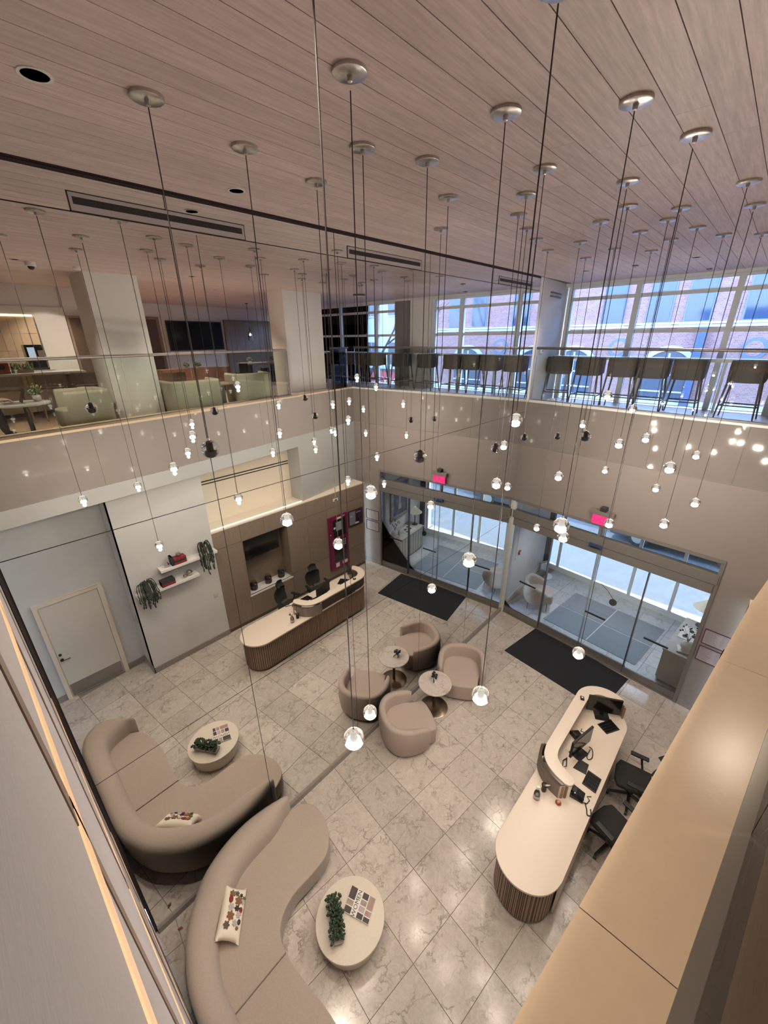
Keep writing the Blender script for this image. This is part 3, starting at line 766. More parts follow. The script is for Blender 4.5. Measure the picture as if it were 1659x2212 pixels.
# notices on the front wall right of the entrance
for n, (z0, z1) in enumerate(((1.60, 1.93), (1.21, 1.545))):
    t = thing('notice_frame', ['upper of two thin dark framed notices on the wall beside the entrance', 'lower of two thin dark framed notices on the wall beside the entrance'][n], 'frame', tuple(F3(4.5, 0, z0)), 0, 'framed notices beside the entrance')
    q = MB(); fbox(q, 4.235, 4.735, -.006, 0, z0 + .008, z1 - .008); q.build('sheet', mat('notice_sheet', (0.36, 0.31, 0.31), 0.5, noise=0.08, nscale=12), t)
    q = MB()
    for a, b, c, e in ((4.23, 4.74, z0, z0 + .014), (4.23, 4.74, z1 - .014, z1), (4.23, 4.244, z0 + .014, z1 - .014), (4.726, 4.74, z0 + .014, z1 - .014)): fbox(q, a, b, -.018, 0, c, e)
    q.build('frame', mat('plum_frame', (0.10, 0.04, 0.08), 0.4), t)
    rr = random.Random(n)
    q = MB()
    for k in range(9):
        for c0 in (4.27, 4.50):
            zz_ = z1 - .05 - k * .028; l = rr.uniform(.10, .19); fbox(q, c0, c0 + l, -.0075, -.0065, zz_, zz_ + .007)
    q.build('print', mat('notice_print', (0.2, 0.16, 0.17), 0.7), t, kind='stuff')

# ------------------------------------------------------------------ vestibule
MB().prism([(-0.05, 9.36), (-0.15, 12.25), (-0.4, 12.25), (-0.3, 9.30)], 0, 3.4).build('wall_vestibule_left', M_white, kind='structure')
MB().prism([(4.32, 8.92), (4.72, 12.15), (5.0, 12.15), (5.0, 8.92)], 0, 3.4).build('wall_vestibule_right', M_white, kind='structure')
MB().prism([(-0.05, 9.40), (-0.135, 12.0), (-0.118, 12.0), (-0.033, 9.40)], 0, 0.13).build('baseboard_vestibule', M_white, kind='structure')
MB().prism([fp(-0.3, .30), fp(5.2, .30), (5.0, 12.15), (-0.4, 12.6)], 3.38, 3.5).build('ceiling_vestibule', M_white, kind='structure')  # overhang past the outer glass is added to shorten the sunlit floor strip
OA = Vector((0.383, 12.185)); OU = Vector((3.772 - .383, 11.795 - 12.185)).normalized(); ON = Vector((-OU.y, OU.x))
def op(x, d): p = OA + OU * ((x - .383) / OU.x) + ON * d; return (p.x, p.y)
w3 = struct('window_3')
def opart(x0, x1, a, b, z0, z1, name, m): return MB().prism([op(x0, a), op(x1, a), op(x1, b), op(x0, b)], z0, z1).build(name, m, w3)
oe = [-0.15, 0.32, 1.45, 2.45, 3.47, 4.6]
opart(-0.2, 4.7, -.03, .10, 0, 0.14, 'sill', M_alu); opart(-0.2, 4.7, -.03, .10, 3.22, 3.40, 'head', M_alu)
for x in oe: opart(x - .035, x + .035, -.02, .08, 0.14, 3.22, 'mullion', M_alu)
for a, b in zip(oe, oe[1:]): opart(a + .035, b - .035, .03, .038, 0.14, 3.22, 'pane', M_outer)
for n, (x, y) in enumerate(((0.14, 11.62), (4.52, 11.30))):
    MB().bx(x - .07, x + .07, y - .07, y + .07, 0, 3.38).build('column', mat('navy_column', (0.02, 0.03, 0.05), 0.4), kind='structure')
t = thing('floor_mat', 'large grey carpet mat between the glass doors in the vestibule', 'mat', (2.2, 10.3, 0))
MB().prism([(1.257, 11.29), (3.55, 11.10), (3.30, 9.22), (1.03, 9.47)], 0.0, 0.010).build('carpet', M_matg, t)
q = MB(); A_ = [(1.257, 11.29), (3.55, 11.10), (3.30, 9.22), (1.03, 9.47)]
q.prism([(1.15, 10.36), (3.42, 10.15), (3.42, 10.165), (1.15, 10.375)], 0.010, 0.012); q.prism([(2.16, 9.35), (2.18, 9.35), (2.41, 11.19), (2.39, 11.19)], 0.010, 0.012)
q.build('seam', M_white, t)
t = tag(MB().prism([(1.062, 9.0 - .0), (3.30, 8.66), (3.115, 7.36), (0.84, 7.655)], 0.0, 0.012).build('entrance_mat', M_matb), 'black rectangular entrance mat on the marble in front of the glass doors', 'mat')

downlight(1.3, 10.3, 3.38, 'added fill downlight in the vestibule ceiling nearer the armchair', 45, (.82, .92, 1.0))  # fill lamp added to brighten the daylit vestibule, no fixture known here
downlight(3.1, 10.1, 3.38, 'added fill downlight in the vestibule ceiling nearer the console', 45, (.82, .92, 1.0))  # second added fill lamp, lifts the vestibule floor on the console side
# console with lamp, vase and prints
def cpt(u, v): # u along the console (0 near .. 1 far), v across (0 front .. 1 wall)
    a = Vector((3.70, 9.03)).lerp(Vector((3.895, 10.58)), u); b = Vector((4.29, 8.965)).lerp(Vector((4.49, 10.51)), u); p = a.lerp(b, v); return (p.x, p.y)
t = thing('console_cabinet', 'long grey console cabinet with fluted doors against the vestibule wall', 'cabinet', (4.1, 9.8, 0))
MB().prism([cpt(0.01, .05), cpt(.99, .05), cpt(.99, 1), cpt(.01, 1)], 0.06, 0.84).build('body', M_console, t)
MB().prism([cpt(-.01, -.01), cpt(1.01, -.01), cpt(1.01, 1.01), cpt(-.01, 1.01)], 0.84, 0.88).build('top', mat('console_top', (0.46, 0.42, 0.38), 0.45), t, bevel=.004)
MB().prism([cpt(.02, .1), cpt(.98, .1), cpt(.98, .95), cpt(.02, .95)], 0.0, 0.06).build('plinth', M_darkmetal, t)
for k in range(9):
    a = .015 + k * .108
    MB().prism([cpt(a + .010, .01), cpt(a + .098, .01), cpt(a + .098, .05), cpt(a + .010, .05)], 0.09, 0.82).build('slat_panel', M_console, t, bevel=.004)
px, py = cpt(.92, .5)
t = thing('table_lamp', 'table lamp with wide shallow cone shade on the far end of the console', 'lamp', (px, py, .88))
MB().lathe([(.10, .88), (.10, .90), (.02, .91), (.014, 1.38), (.014, 1.42)], (px, py), 20).build('base', M_darkmetal, t, smooth=True)
MB().lathe([(.25, 1.36), (.245, 1.365), (.04, 1.565), (.03, 1.565), (.23, 1.362)], (px, py), 32).build('shade', M_shade, t, smooth=True)
MB().ball((px, py, 1.45), .035, 12, 8).build('bulb', M_down, t)
px, py = cpt(.13, .55)
t = thing('bud_vase', 'round white vase of sparse twigs at the near end of the console', 'vase', (px, py, .93))
MB().lathe([(.05, .935), (.10, 1.0), (.105, 1.05), (.07, 1.12), (.045, 1.135), (.04, 1.13)], (px, py), 20).build('vase', M_ceram, t, smooth=True)
rr = random.Random(5)
for k in range(7):
    a = k * .9; e = Vector((px + .16 * math.cos(a), py + .16 * math.sin(a), 1.36 + .08 * rr.random()))
    MB().tube([(px, py, 1.10), (px + .04 * math.cos(a), py + .04 * math.sin(a), 1.25), e], .003, 4).build('stem', M_bark, t)
    for j in range(3): MB().ball(e + Vector((rr.uniform(-.04, .04), rr.uniform(-.04, .04), rr.uniform(-.05, .03))), .018, 6, 4).build('bud', M_leafd if j else M_ceram, t)
t = thing('book_stack', 'two pale books under the round white vase on the console', 'book', (px, py, .88), 0)
for k, z in enumerate((.882, .908)):
    MB().box((px + .005 * k, py, z + .012), (.28, .21, .022), rz=.12 + .1 * k).build('book', [M_console, M_paper][k], t)
px, py = cpt(.27, .5)
t = thing('small_bottle', 'small grey bottle beside the round vase on the console', 'bottle', (px, py, .88))
MB().lathe([(.04, .88), (.042, .97), (.015, 1.03), (.014, 1.07)], (px, py), 16).build('body', M_console, t, smooth=True)
t = thing('print_sheet', 'large white print with dark shapes lying open on the console', 'print', (*cpt(.58, .5), .88))
MB().prism([cpt(.40, .12), cpt(.76, .12), cpt(.76, .80), cpt(.40, .80)], .881, .893).build('sheet', M_paper, t)
for k, (u, v) in enumerate(((.48, .3), (.55, .55), (.66, .4), (.70, .65))):
    a, b = cpt(u, v); MB().lathe([(.045, .893), (.045, .8945)], (a, b), 14, 1.0, 1.4).build('figure', M_dkprint, t)

# painting on the vestibule wall
def VX(y): return 4.32 + (y - 8.92) * (4.72 - 4.32) / (12.15 - 8.92)
def vbox(q, y0, y1, a, b, z0, z1): return q.prism([(VX(y0) - b, y0), (VX(y1) - b, y1), (VX(y1) - a, y1), (VX(y0) - a, y0)], z0, z1)
t = thing('framed_painting', 'large ornate framed dark painting above the console', 'painting', (VX(9.85), 9.85, 1.3))
q = MB(); vbox(q, 9.46, 10.27, 0.02, 0.03, 1.42, 2.58); q.build('canvas', M_picture, t)
q = MB(); vbox(q, 9.82, 9.90, 0.03, 0.034, 1.75, 2.25); vbox(q, 9.78, 9.96, 0.03, .033, 1.6, 1.8); q.build('figure', mat('pale_figure', (0.42, 0.40, 0.36), 0.6, noise=.4, nscale=8), t)
q = MB()
for a, b, c, e in ((9.32, 10.40, 1.30, 1.42), (9.32, 10.40, 2.58, 2.70), (9.32, 9.46, 1.42, 2.58), (10.27, 10.40, 1.42, 2.58)): vbox(q, a, b, 0, .06, c, e)
q.build('frame', M_gilt, t, bevel=.018)
rr = random.Random(4)
for k in range(9):
    yk = 9.34 + k * .13
    MB().ball((VX(yk) - .06, yk, 1.345), .038, 8, 6, (0.7, 1.3, 1)).build('ornament', M_gilt, t)

# armchair shell builder (used for lobby, vestibule and mezzanine chairs)
def u_path(w, dpt, n=40, e=2.4):
    # superellipse opening towards +x : starts at the left arm front, goes round the back
    pts = []
    for i in range(n + 1):
        a = math.radians(62) + math.radians(236) * i / n
        c, s = math.cos(a), math.sin(a)
        pts.append((math.copysign(abs(c) ** (2 / e), c) * dpt / 2, math.copysign(abs(s) ** (2 / e), s) * w / 2))
    return pts
def tub_chair(name, label, cat, loc, rz, w, dpt, h, seat_h, fab, z0=0.03, thick=0.12, legs=0, group=None, e=2.4, low=0.0, flare=1.0):
    t = thing(name, label, cat, loc, rz, group)
    m_ = MW[t.name]
    P = u_path(w, dpt, 44, e); rs = []
    for i, (x, y) in enumerate(P):
        a = P[max(i - 1, 0)]; b = P[min(i + 1, len(P) - 1)]
        tx, ty = b[0] - a[0], b[1] - a[1]; l = math.hypot(tx, ty); nx, ny = ty / l, -tx / l
        if nx * x + ny * y < 0 and abs(y) < w * .45: nx, ny = -nx, -ny
        fr = min(i, len(P) - 1 - i) / (len(P) / 2); hh = h - low * max(0, 1 - fr * 2.2) ** 1.5
        tt = thick * (0.55 + 0.45 * min(1, fr * 6))
        def q(d, z): return m_ @ Vector((x + nx * d, y + ny * d, z))
        rs.append([q(-.07 * flare, z0), q(-.02 * flare, z0 + .10), q(0.012 * flare, h * .55), q(0, hh - .05), q(-.015, hh - .015), q(-tt * .5, hh), q(-tt + .012, hh - .02), q(-tt, hh - .06), q(-tt - .01, seat_h - .06), q(-tt - .01, z0 + .1)])
    MB().rings(rs, closed=True, cap=True).build('shell', fab, t, smooth=True, ang=70)
    poly = [((x * (1 - 2 * (thick - .01) / dpt)), (y * (1 - 2 * (thick - .01) / w))) for x, y in P]
    fx = dpt * .47
    y0 = poly[0][1]
    front = [(fx - .03, -y0 * .94), (fx + .01, -y0 * .6), (fx + .025, 0), (fx + .01, y0 * .6), (fx - .03, y0 * .94)]
    poly = poly + front
    q = MB(); q.prism([(p[0], p[1]) for p in poly], z0 + .02, seat_h)
    q.v = [tuple(m_ @ Vector(v)) for v in q.v]
    q.build('seat', fab, t, smooth=True, bevel=.035, seg=3, ang=50)
    if legs:
        for sx, sy in ((-.3, -.3), (-.3, .3), (.3, -.3), (.3, .3)):
            MB().cyl(m_ @ Vector((sx * dpt * 1.05, sy * w * 1.05, 0)), m_ @ Vector((sx * dpt, sy * w, z0 + .03)), .008, .012, 8).build('leg', M_black, t)
    return t
tub_chair('armchair', 'beige barrel armchair turned to the entrance, on the far side of the marble bistro table', 'armchair', (0.605, 6.07, 0), math.radians(-59), 1.02, 1.02, 0.71, 0.42, M_chairf, low=.10)
tub_chair('armchair', 'beige barrel armchair on the near side of the bistro table, back to the camera', 'armchair', (0.56, 4.29, 0), math.radians(61), 1.02, 1.02, 0.71, 0.42, M_chairf, low=.10)
tub_chair('armchair', 'pale armchair with thin dark legs behind the glass in the vestibule', 'armchair', (0.62, 9.95, 0), math.radians(25), 0.86, 0.80, 0.80, 0.50, M_chairf, z0=.22, legs=1, low=.2)
t = thing('side_table', 'small round metal side table beside the vestibule armchair', 'table', (0.45, 10.75, 0))
MB().lathe([(.22, .50), (.22, .52), (.21, .52)], (0.45, 10.75), 28).build('top', M_steel, t)
MB().lathe([(.03, 0.02), (.02, .1), (.02, .50)], (0.45, 10.75), 14).build('column', M_steel, t)
MB().lathe([(.15, 0.0), (.15, .02), (.02, .03)], (0.45, 10.75), 24).build('base', M_steel, t)
t = thing('standing_mirror', 'small upright framed mirror standing on the round side table', 'mirror', (0.36, 10.8, .52))
q = MB(); q.box((0.36, 10.8, .52 + .21), (.03, .26, .42), rz=-.5); q.build('frame', M_gilt, t)
q = MB(); q.box((0.374, 10.793, .52 + .21), (.006, .20, .34), rz=-.5); q.build('glass', M_mirror, t)
for n, (y, z, r, nm, lb, mt) in enumerate(((9.72, 1.35, .035, 'wall_button', 'small round grey call button on the white vestibule wall', M_ceram), )):
    t = thing(nm, lb, 'button', (-0.06, y, z))
    MB().cyl((-.045, y, z), (-.02, y, z), r, n=16).build('plate', mt, t)
    MB().tube([(-.06, y, z + .03), (-.06, y + .03, z + .5), (-.065, y + .05, 3.2)], .004, 5).build('cable', M_console, t)
t = thing('fire_alarm', 'small red fire alarm pull on the white vestibule wall', 'alarm', (-.06, 9.95, 1.4))
MB().bx(-.075, -.03, 9.90, 10.0, 1.38, 1.50).build('box', mat('alarm_red', (0.5, 0.02, 0.03), 0.4), t, bevel=.006)
MB().bx(-.03, -.022, 9.925, 9.975, 1.42, 1.46).build('handle', M_ceram, t)
t = thing('disc_sign', 'small dark round disc on a thin rod just behind the sliding glass door', 'disc', (2.59, 8.9, 1.58))
a = F3(2.60, .11, 1.585)
MB().lathe([(0.001, -.008), (.075, -.006), (.078, 0), (.075, .006), (0.001, .008)], (0, 0), 24).build('disc', M_darkmetal, t, smooth=True)
o = list(t.children)[-1] if t.children else None
for o in C.objects:
    if o.parent == t and o.name.startswith('disc'):
        o.matrix_local = Matrix.Translation(a - Vector(t.location)) @ Matrix.Rotation(PI / 2 - .25, 4, 'X') @ Matrix.Translation(-Vector((0, 0, 0))) 
        for v in o.data.vertices: v.co += Vector(t.location)
MB().tube([a + Vector((0, .0, .07)), a + Vector((-.14, .02, .22)), a + Vector((-.3, -.01, .36))], .006, 6).build('rod', M_darkmetal, t)

# ------------------------------------------------------------------ pendants
PEND = [[2.581, 2.529, 5.375], [3.114, 2.894, 5.713], [3.274, 3.573, 4.15], [1.89, 2.755, 6.05], [2.406, 3.451, 6.325], [1.546, 3.505, 4.162], [2.056, 3.909, 5.537], [2.761, 4.168, 5.025], [3.445, 4.855, 5.775], [1.727, 4.446, 5.775], [2.581, 4.899, 5.962], [2.926, 5.323, 4.838], [3.442, 5.696, 4.862], [0.862, 4.362, 4.825], [1.537, 5.043, 5.663], [2.225, 5.304, 5.312], [2.752, 5.732, 5.75], [2.919, 6.351, 5.737], [3.09, 7.014, 4.888], [3.431, 7.294, 5.4], [1.386, 5.624, 4.888], [1.717, 6.18, 4.1], [2.404, 6.128, 6.275], [2.576, 6.871, 6.025], [1.198, 6.433, 5.487], [1.891, 7.011, 5.7], [2.227, 7.539, 4.875], [1.365, 7.457, 5.35], [1.375, 1.158, 6.338], [2.244, 1.709, 4.15], [1.196, 1.793, 5.562], [1.721, 2.305, 5.8], [1.037, 2.485, 5.0], [2.787, 1.052, 4.937], [3.126, 1.86, 4.858], [3.637, 6.389, 4.984]]
UNLIT = {28, 3, 9, 24, 27, 10}
Mi = cam.matrix_world.inverted()
def scr(p):
    q = Mi @ Vector(p); return (829.5 + 880.16 * q.x / -q.z, 1106 - 880.16 * q.y / -q.z)
order = sorted(range(len(PEND)), key=lambda i: scr(PEND[i])[0])
ORD = 'first second third fourth fifth sixth seventh eighth ninth tenth eleventh twelfth thirteenth fourteenth fifteenth sixteenth seventeenth eighteenth nineteenth twentieth'.split()
def ordn(k): return ORD[k] if k < 20 else ('twenty-' + ORD[k - 20] if k >= 20 and k < 30 and k != 19 else ('thirtieth' if k == 29 else 'thirty-' + ORD[k - 30]))
def ordinal(k):  # k from 0
    n = k + 1
    if n <= 20: return ORD[n - 1]
    if n == 30: return 'thirtieth'
    return ('twenty-' if n < 30 else 'thirty-') + ORD[n % 10 - 1]
GR = 0.0585
pt = thing('pendant_lamp', 'x', 'pendant lamp', (0, 0, ZC), 0, 'glass ball pendants over the lobby')
MB().lathe([(.080, ZC), (.080, ZC - .014), (.074, ZC - .018), (.014, ZC - .018), (.012, ZC - .04), (.004, ZC - .045)], (0, 0), 24).build('canopy', M_canopy, pt, smooth=True)
cord = MB().cyl((0, 0, ZC - 1.0), (0, 0, ZC - .018), .0032, n=5).build('cord', M_cord, pt)
globe = MB().ball((0, 0, ZC), GR, 24, 16).build('globe', M_globe, pt, smooth=True)
bulb = MB().lathe([(.010, ZC - .047), (.021, ZC - .040), (.025, ZC - .026), (.024, ZC - .010), (.018, ZC - .006)], (0, 0), 12).build('bulb', M_core, pt, smooth=True)
core = MB().lathe([(.012, ZC - .005), (.0155, ZC - .003), (.0155, ZC + .036), (.006, ZC + .045)], (0, 0), 12).build('core', M_corefrost, pt, smooth=True)
cap = MB().lathe([(.007, ZC + .047), (.007, ZC + .072), (.003, ZC + .074)], (0, 0), 10).build('cap', M_canopy, pt)
M_coreoff = mat('core_unlit', (0.45, 0.40, 0.37), 0.5)
for rank, i in enumerate(order):
    x, y, z = PEND[i]
    lit = i not in UNLIT
    lb = 'glass ball pendant on a thin cord, %s from the left among the hanging balls' % ordinal(rank)
    if not lit: lb = 'unlit glass ball pendant on a thin cord, %s from the left among the hanging balls' % ordinal(rank)
    p = pt if rank == 0 else None
    if p is None:
        p = pt.copy(); C.objects.link(p)
    p.location = (x, y, ZC); p['label'] = lb
    dz = z - ZC
    L_ = -dz - GR + .01
    ks = []
    for o in (pt_parts if rank else []):
        c = o.copy(); C.objects.link(c); c.parent = p; ks.append(c)
    if rank == 0:
        pt_parts = [o for o in C.objects if o.parent == pt]; ks = pt_parts
    for o in ks:
        b = o.name.split('.')[0]
        if b == 'cord': o.scale = (1, 1, (L_ + .0) / 1.0)
        if b in ('globe', 'bulb', 'core', 'cap'): o.location = (0, 0, dz)
        if b == 'bulb': o.material_slots[0].link = 'OBJECT'; o.material_slots[0].material = M_core if lit else M_coreoff
        if b == 'core': o.material_slots[0].link = 'OBJECT'; o.material_slots[0].material = M_corefrost if lit else M_coreoff
    if lit:
        ld = bpy.data.lights.new('lamp', 'POINT'); ld.energy = 18.0; ld.color = (1.0, 0.88, 0.74); ld.shadow_soft_size = .02
        lo = bpy.data.objects.new('lamp', ld); C.objects.link(lo); lo.parent = p; lo.location = (0, 0, dz - GR - .025)

# ------------------------------------------------------------------ sofa
sofa = thing('curved_sofa', 'large curved beige sofa wrapping the corner by the mirror wall', 'sofa', (1.5, 0.6, 0))
outer = [(0.14, 1.80), (0.085, 1.6), (0.045, 1.28), (0.085, 0.93), (0.20, 0.61), (0.36, 0.40), (0.60, 0.19), (0.85, 0.07), (1.10, 0.0), (1.36, -.025), (1.52, -.030), (2.0, -.032), (2.6, -.032), (3.02, -.015), (3.28, .10), (3.42, .32), (3.32, .56), (3.12, .715)]
inner = [(0.275, 1.76), (0.355, 1.52), (0.40, 1.085), (0.485, 0.85), (0.66, 0.61), (0.88, 0.41), (1.15, 0.306), (1.30, .28), (1.5, 0.268), (1.54, 0.268), (1.93, 0.270), (2.4, 0.284), (2.66, .29), (2.83, .30), (2.93, .35), (3.0, .48), (3.03, .62), (3.05, .70)]
outer = resample(smooth_path(outer, 6), 90); inner = resample(smooth_path(inner, 6), 90)
def back_section(i):
    o = Vector(outer[i]); n = Vector(inner[i]); d = (n - o); L = d.length; u = d / L
    H = 0.695
    def q(t, z): p = o + u * (L * t); return Vector((p.x, p.y, z))
    return [q(.16, .05), q(.10, .12), q(.02, .40), q(0.0, .58), q(.06, .655), q(.22, H - .008), q(.45, H), q(.70, H - .02), q(.90, .625), q(1.0, .54), q(1.03, .42), q(1.03, .22), q(1.0, .05)]
def back_part(i0, i1, round0, round1):
    rs = [back_section(i) for i in range(i0, i1 + 1)]
    def tip(sec, nb, k):
        c = sum((Vector(p) for p in sec), Vector()) / len(sec); dirv = (c - sum((Vector(p) for p in nb), Vector()) / len(nb)); dirv.z = 0; dirv.normalize()
        out = []
        for s_, f_ in ((.88, .055), (.62, .10), (.25, .125)):
            out.append([Vector((c.x + (p.x - c.x) * s_, c.y + (p.y - c.y) * s_, (p.z - .3) * (1 - (1 - s_) * .22) + .3)) + dirv * f_ for p in sec])
        return out
    if round0: rs = tip(rs[0], rs[1], 0)[::-1] + rs
    if round1: rs = rs + tip(rs[-1], rs[-2], 0)
    MB().rings(rs).build('backrest', M_boucle, sofa, smooth=True, ang=60)
k_ = min(range(90), key=lambda i: abs(outer[i][0] - 1.51) + (5 if outer[i][1] > .3 else 0))
back_part(0, k_, True, False)
back_part(k_, 89, False, True)
inn = [p for p in inner]
s1 = smooth_path([(.22, 1.93), (.30, 2.09), (.42, 2.17), (.58, 2.19), (.78, 2.15), (.98, 2.03), (1.10, 1.86), (1.125, 1.6), (1.125, 1.30), (1.21, 1.07), (1.36, .955), (1.505, .93)], 4)
b1 = [p for p in inn if p[0] < 1.49 and not (p[1] > 1.0 and p[0] > 2)]
poly = s1 + [(1.505, .26)] + [(p[0] - .0, p[1] - .02) for p in b1[::-1]]
def cushion(poly):
    MB().prism(poly, 0.07, 0.372).build('seat', M_boucle, sofa, smooth=True, bevel=.045, seg=4, ang=45)
cushion(poly)
s2 = smooth_path([(1.515, .93), (1.62, .918), (1.9, .935), (2.2, .962), (2.45, .955), (2.75, .905), (2.95, .82), (3.03, .72)], 4)
b2 = [p for p in inn if p[0] > 1.53]
cushion(s2 + [(p[0], p[1] - .0) for p in b2[::-1]] + [(1.515, .26)])
q = MB(); q.prism([(p[0] * .93 + .05, p[1] * .93 + .05) for p in s1[2:-1]] + [(1.5, .35)] + [(p[0] + .06, p[1] + .03) for p in b1[::-1]], 0.0, .08); q.build('plinth', M_black, sofa)
q = MB(); q.prism([(p[0], p[1] - .06) for p in s2[:-2]] + [(2.9, .45), (2.8, .12), (1.52, .12)], 0.0, .08); q.build('plinth', M_black, sofa)

# cushion with appliqued flowers
pl = thing('lumbar_cushion', 'ivory lumbar cushion with felt flowers leaning on the sofa back', 'cushion', (.78, .63, .5))
pu = Vector((.70, -.60, -.02)).normalized(); pv = Vector((.46, .40, -.42)); pv = (pv - pu * pv.dot(pu)).normalized(); pw = pu.cross(pv)
if pw.z < 0: pw = -pw
pc = Vector((.775, .655, .505))
rs = []
NU, NV = 16, 12
def pil(a, b, s):
    f = (max(0, 1 - abs(a) ** 4)) ** .5 * (max(0, 1 - abs(b) ** 4)) ** .5
    pinch = 1 - .07 * (1 - abs(a) ** 2) * abs(b) - 0.0; pinch2 = 1 - .10 * (1 - abs(b) ** 2) * abs(a)
    return pc + pu * (.275 * a * pinch2) + pv * (.155 * b * pinch) + pw * (s * .065 * f)
q = MB(); g = lambda i: -1 + 2 * i / NU; h = lambda j: -1 + 2 * j / NV
for s_ in (1, -1):
    vs = [pil(g(i), h(j), s_) for i in range(NU + 1) for j in range(NV + 1)]
    q.add(vs, [(i * (NV + 1) + j, (i + 1) * (NV + 1) + j, (i + 1) * (NV + 1) + j + 1, i * (NV + 1) + j + 1) for i in range(NU) for j in range(NV)])
q.build('cover', M_pillow, pl, smooth=True, ang=80)
rr = random.Random(11)
fl_ = [(-.62, -.35, M_brownf, .040, 0), (-.66, .05, M_leafm, .03, 0), (-.60, .42, M_black, .022, 0), (-.40, -.42, M_red2, .035, 1), (-.38, .25, M_brownf, .05, 0), (-.36, .62, M_lilac, .03, 0), (-.12, -.3, M_lilac, .04, 0), (-.10, .2, M_black, .034, 0), (-.06, .55, M_red2, .028, 1), (.18, -.25, M_brownf, .05, 0), (.12, .4, M_lilac, .035, 0), (.36, .55, M_black, .026, 1), (.42, .2, M_lilac, .035, 0), (.52, -.45, M_dkwood, .042, 0), (.58, .45, M_brownf, .022, 0), (-.5, .72, M_leafm, .025, 0)]
for a, b, m_, r, plain in fl_:
    c = pil(a, b, 1) + pw * .006
    q = MB(); R = Matrix((pu, pv, pw)).transposed()
    if plain: q.ball(c, r, 12, 8, (1.1, .8, .35), R)
    else:
        for k in range(6):
            an = k * PI / 3 + a * 5; dv = pu * math.cos(an) + pv * math.sin(an)
            q.ball(c + dv * (r * .55), r * .5, 8, 5, (1.0, .65, .30), R @ Matrix.Rotation(an, 3, 'Z'))
        q.ball(c, r * .35, 8, 5, (1, 1, .5), R)
    q.build('flower', m_, pl, smooth=True, kind=None)

# ------------------------------------------------------------------ coffee table, planter and book
ct = thing('coffee_table', 'round cream plaster coffee table in front of the curved sofa', 'table', (1.815, 1.665, 0))
MB().lathe([(.355, .004), (.365, .02), (.395, .22), (.41, .285), (.415, .285)], (1.815, 1.665), 56, 1, 1.04).build('base', M_table, ct, smooth=True)
MB().lathe([(.405, .285), (.420, .290), (.424, .300), (.420, .312), (.41, .315)], (1.815, 1.665), 56, 1, 1.04).build('top', M_table, ct, smooth=True)
sp = thing('succulent_planter', 'dense dark green succulents in a narrow grey trough on the coffee table', 'plant', (1.73, 1.51, .315))
pa = Vector((1.56, 1.615)); pb = Vector((1.885, 1.405)); ax = (pb - pa).normalized(); nx_ = Vector((-ax.y, ax.x))
def spp(u, v, z): p = pa.lerp(pb, u) + nx_ * v; return Vector((p.x, p.y, z))
q = MB(); q.prism([tuple(spp(-.03, -.05, 0))[:2], tuple(spp(1.05, -.05, 0))[:2], tuple(spp(1.05, .05, 0))[:2], tuple(spp(-.03, .05, 0))[:2]], .3155, .385, [tuple(spp(-.07, -.068, 0))[:2], tuple(spp(1.10, -.068, 0))[:2], tuple(spp(1.10, .068, 0))[:2], tuple(spp(-.07, .068, 0))[:2]])
q.build('trough', mat('trough_grey', (0.42, 0.36, 0.33), 0.7, noise=.15, nscale=30), sp, bevel=.006)
rr = random.Random(8); lm = None; cnt = 0
lf = MB().lathe([(.001, 0), (.010, .008), (.0155, .022), (.011, .034), (.001, .044)], (0, 0), 7).build('leaf', M_leaf, sp, smooth=True, ang=80)
for v in lf.data.vertices: v.co += Vector(sp.location)
fst = True
for k in range(230):
    u = rr.uniform(-.07, 1.08); a = rr.uniform(-1.25, 1.25)
    rad = .075 + .012 * math.sin(u * 17)
    p = spp(u, math.sin(a) * rad, .395 + math.cos(a) * rad * 1.05 + .01 * math.sin(u * 9))
    o = lf if fst else share(lf, 'leaf', sp)
    fst = False
    dirv = Vector((nx_.x * math.sin(a) + rr.uniform(-.3, .3) + ax.x * (u - .5) * .8, nx_.y * math.sin(a) + rr.uniform(-.3, .3) + ax.y * (u - .5) * .8, math.cos(a) + .3))
    s_ = rr.uniform(.7, 1.15)
    o.matrix_basis = Matrix.Translation(p - Vector(sp.location)) @ dirv.to_track_quat('Z', 'Y').to_matrix().to_4x4() @ Matrix.Diagonal((s_, s_, s_, 1))
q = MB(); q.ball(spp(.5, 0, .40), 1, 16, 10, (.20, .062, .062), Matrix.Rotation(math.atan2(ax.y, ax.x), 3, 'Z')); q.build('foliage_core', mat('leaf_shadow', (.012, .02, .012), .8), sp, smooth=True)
bk = thing('picture_book', 'large picture book titled WOMEN with a grid of portraits on its cover', 'book', (1.82, 1.83, .315))
A_ = Vector((1.605, 1.899)); B_ = Vector((1.937, 2.005)); D_ = Vector((1.714, 1.640)); C_ = Vector((2.040, 1.757))
def bkp(u, v): a = D_.lerp(C_, u); b = A_.lerp(B_, u); p = a.lerp(b, v); return (p.x, p.y)   # u across, v up
def bkq(mb, u0, u1, v0, v1, z0, z1): return mb.prism([bkp(u0, v0), bkp(u1, v0), bkp(u1, v1), bkp(u0, v1)], z0, z1)
q = MB(); bkq(q, 0, 1, 0, 1, .3152, .345); q.build('cover', M_paper, bk)
q = MB(); bkq(q, .01, 1.003, -.003, 1.003, .320, .340); q.build('pages', M_ceram, bk)
pics = [(0, .27, .52, 1, M_dkprint), (0, .27, .28, .50, M_tanpaper), (0, .27, 0, .26, M_dkprint), (.50, .74, .74, 1, M_dkprint), (.50, .74, .50, .72, M_tanpaper), (.50, .74, .25, .48, M_lilac), (.50, .74, 0, .23, M_dkprint), (.76, 1, .46, 1, M_pinkprint), (.76, 1, .22, .44, M_pinkprint), (.76, 1, 0, .20, M_dkprint)]
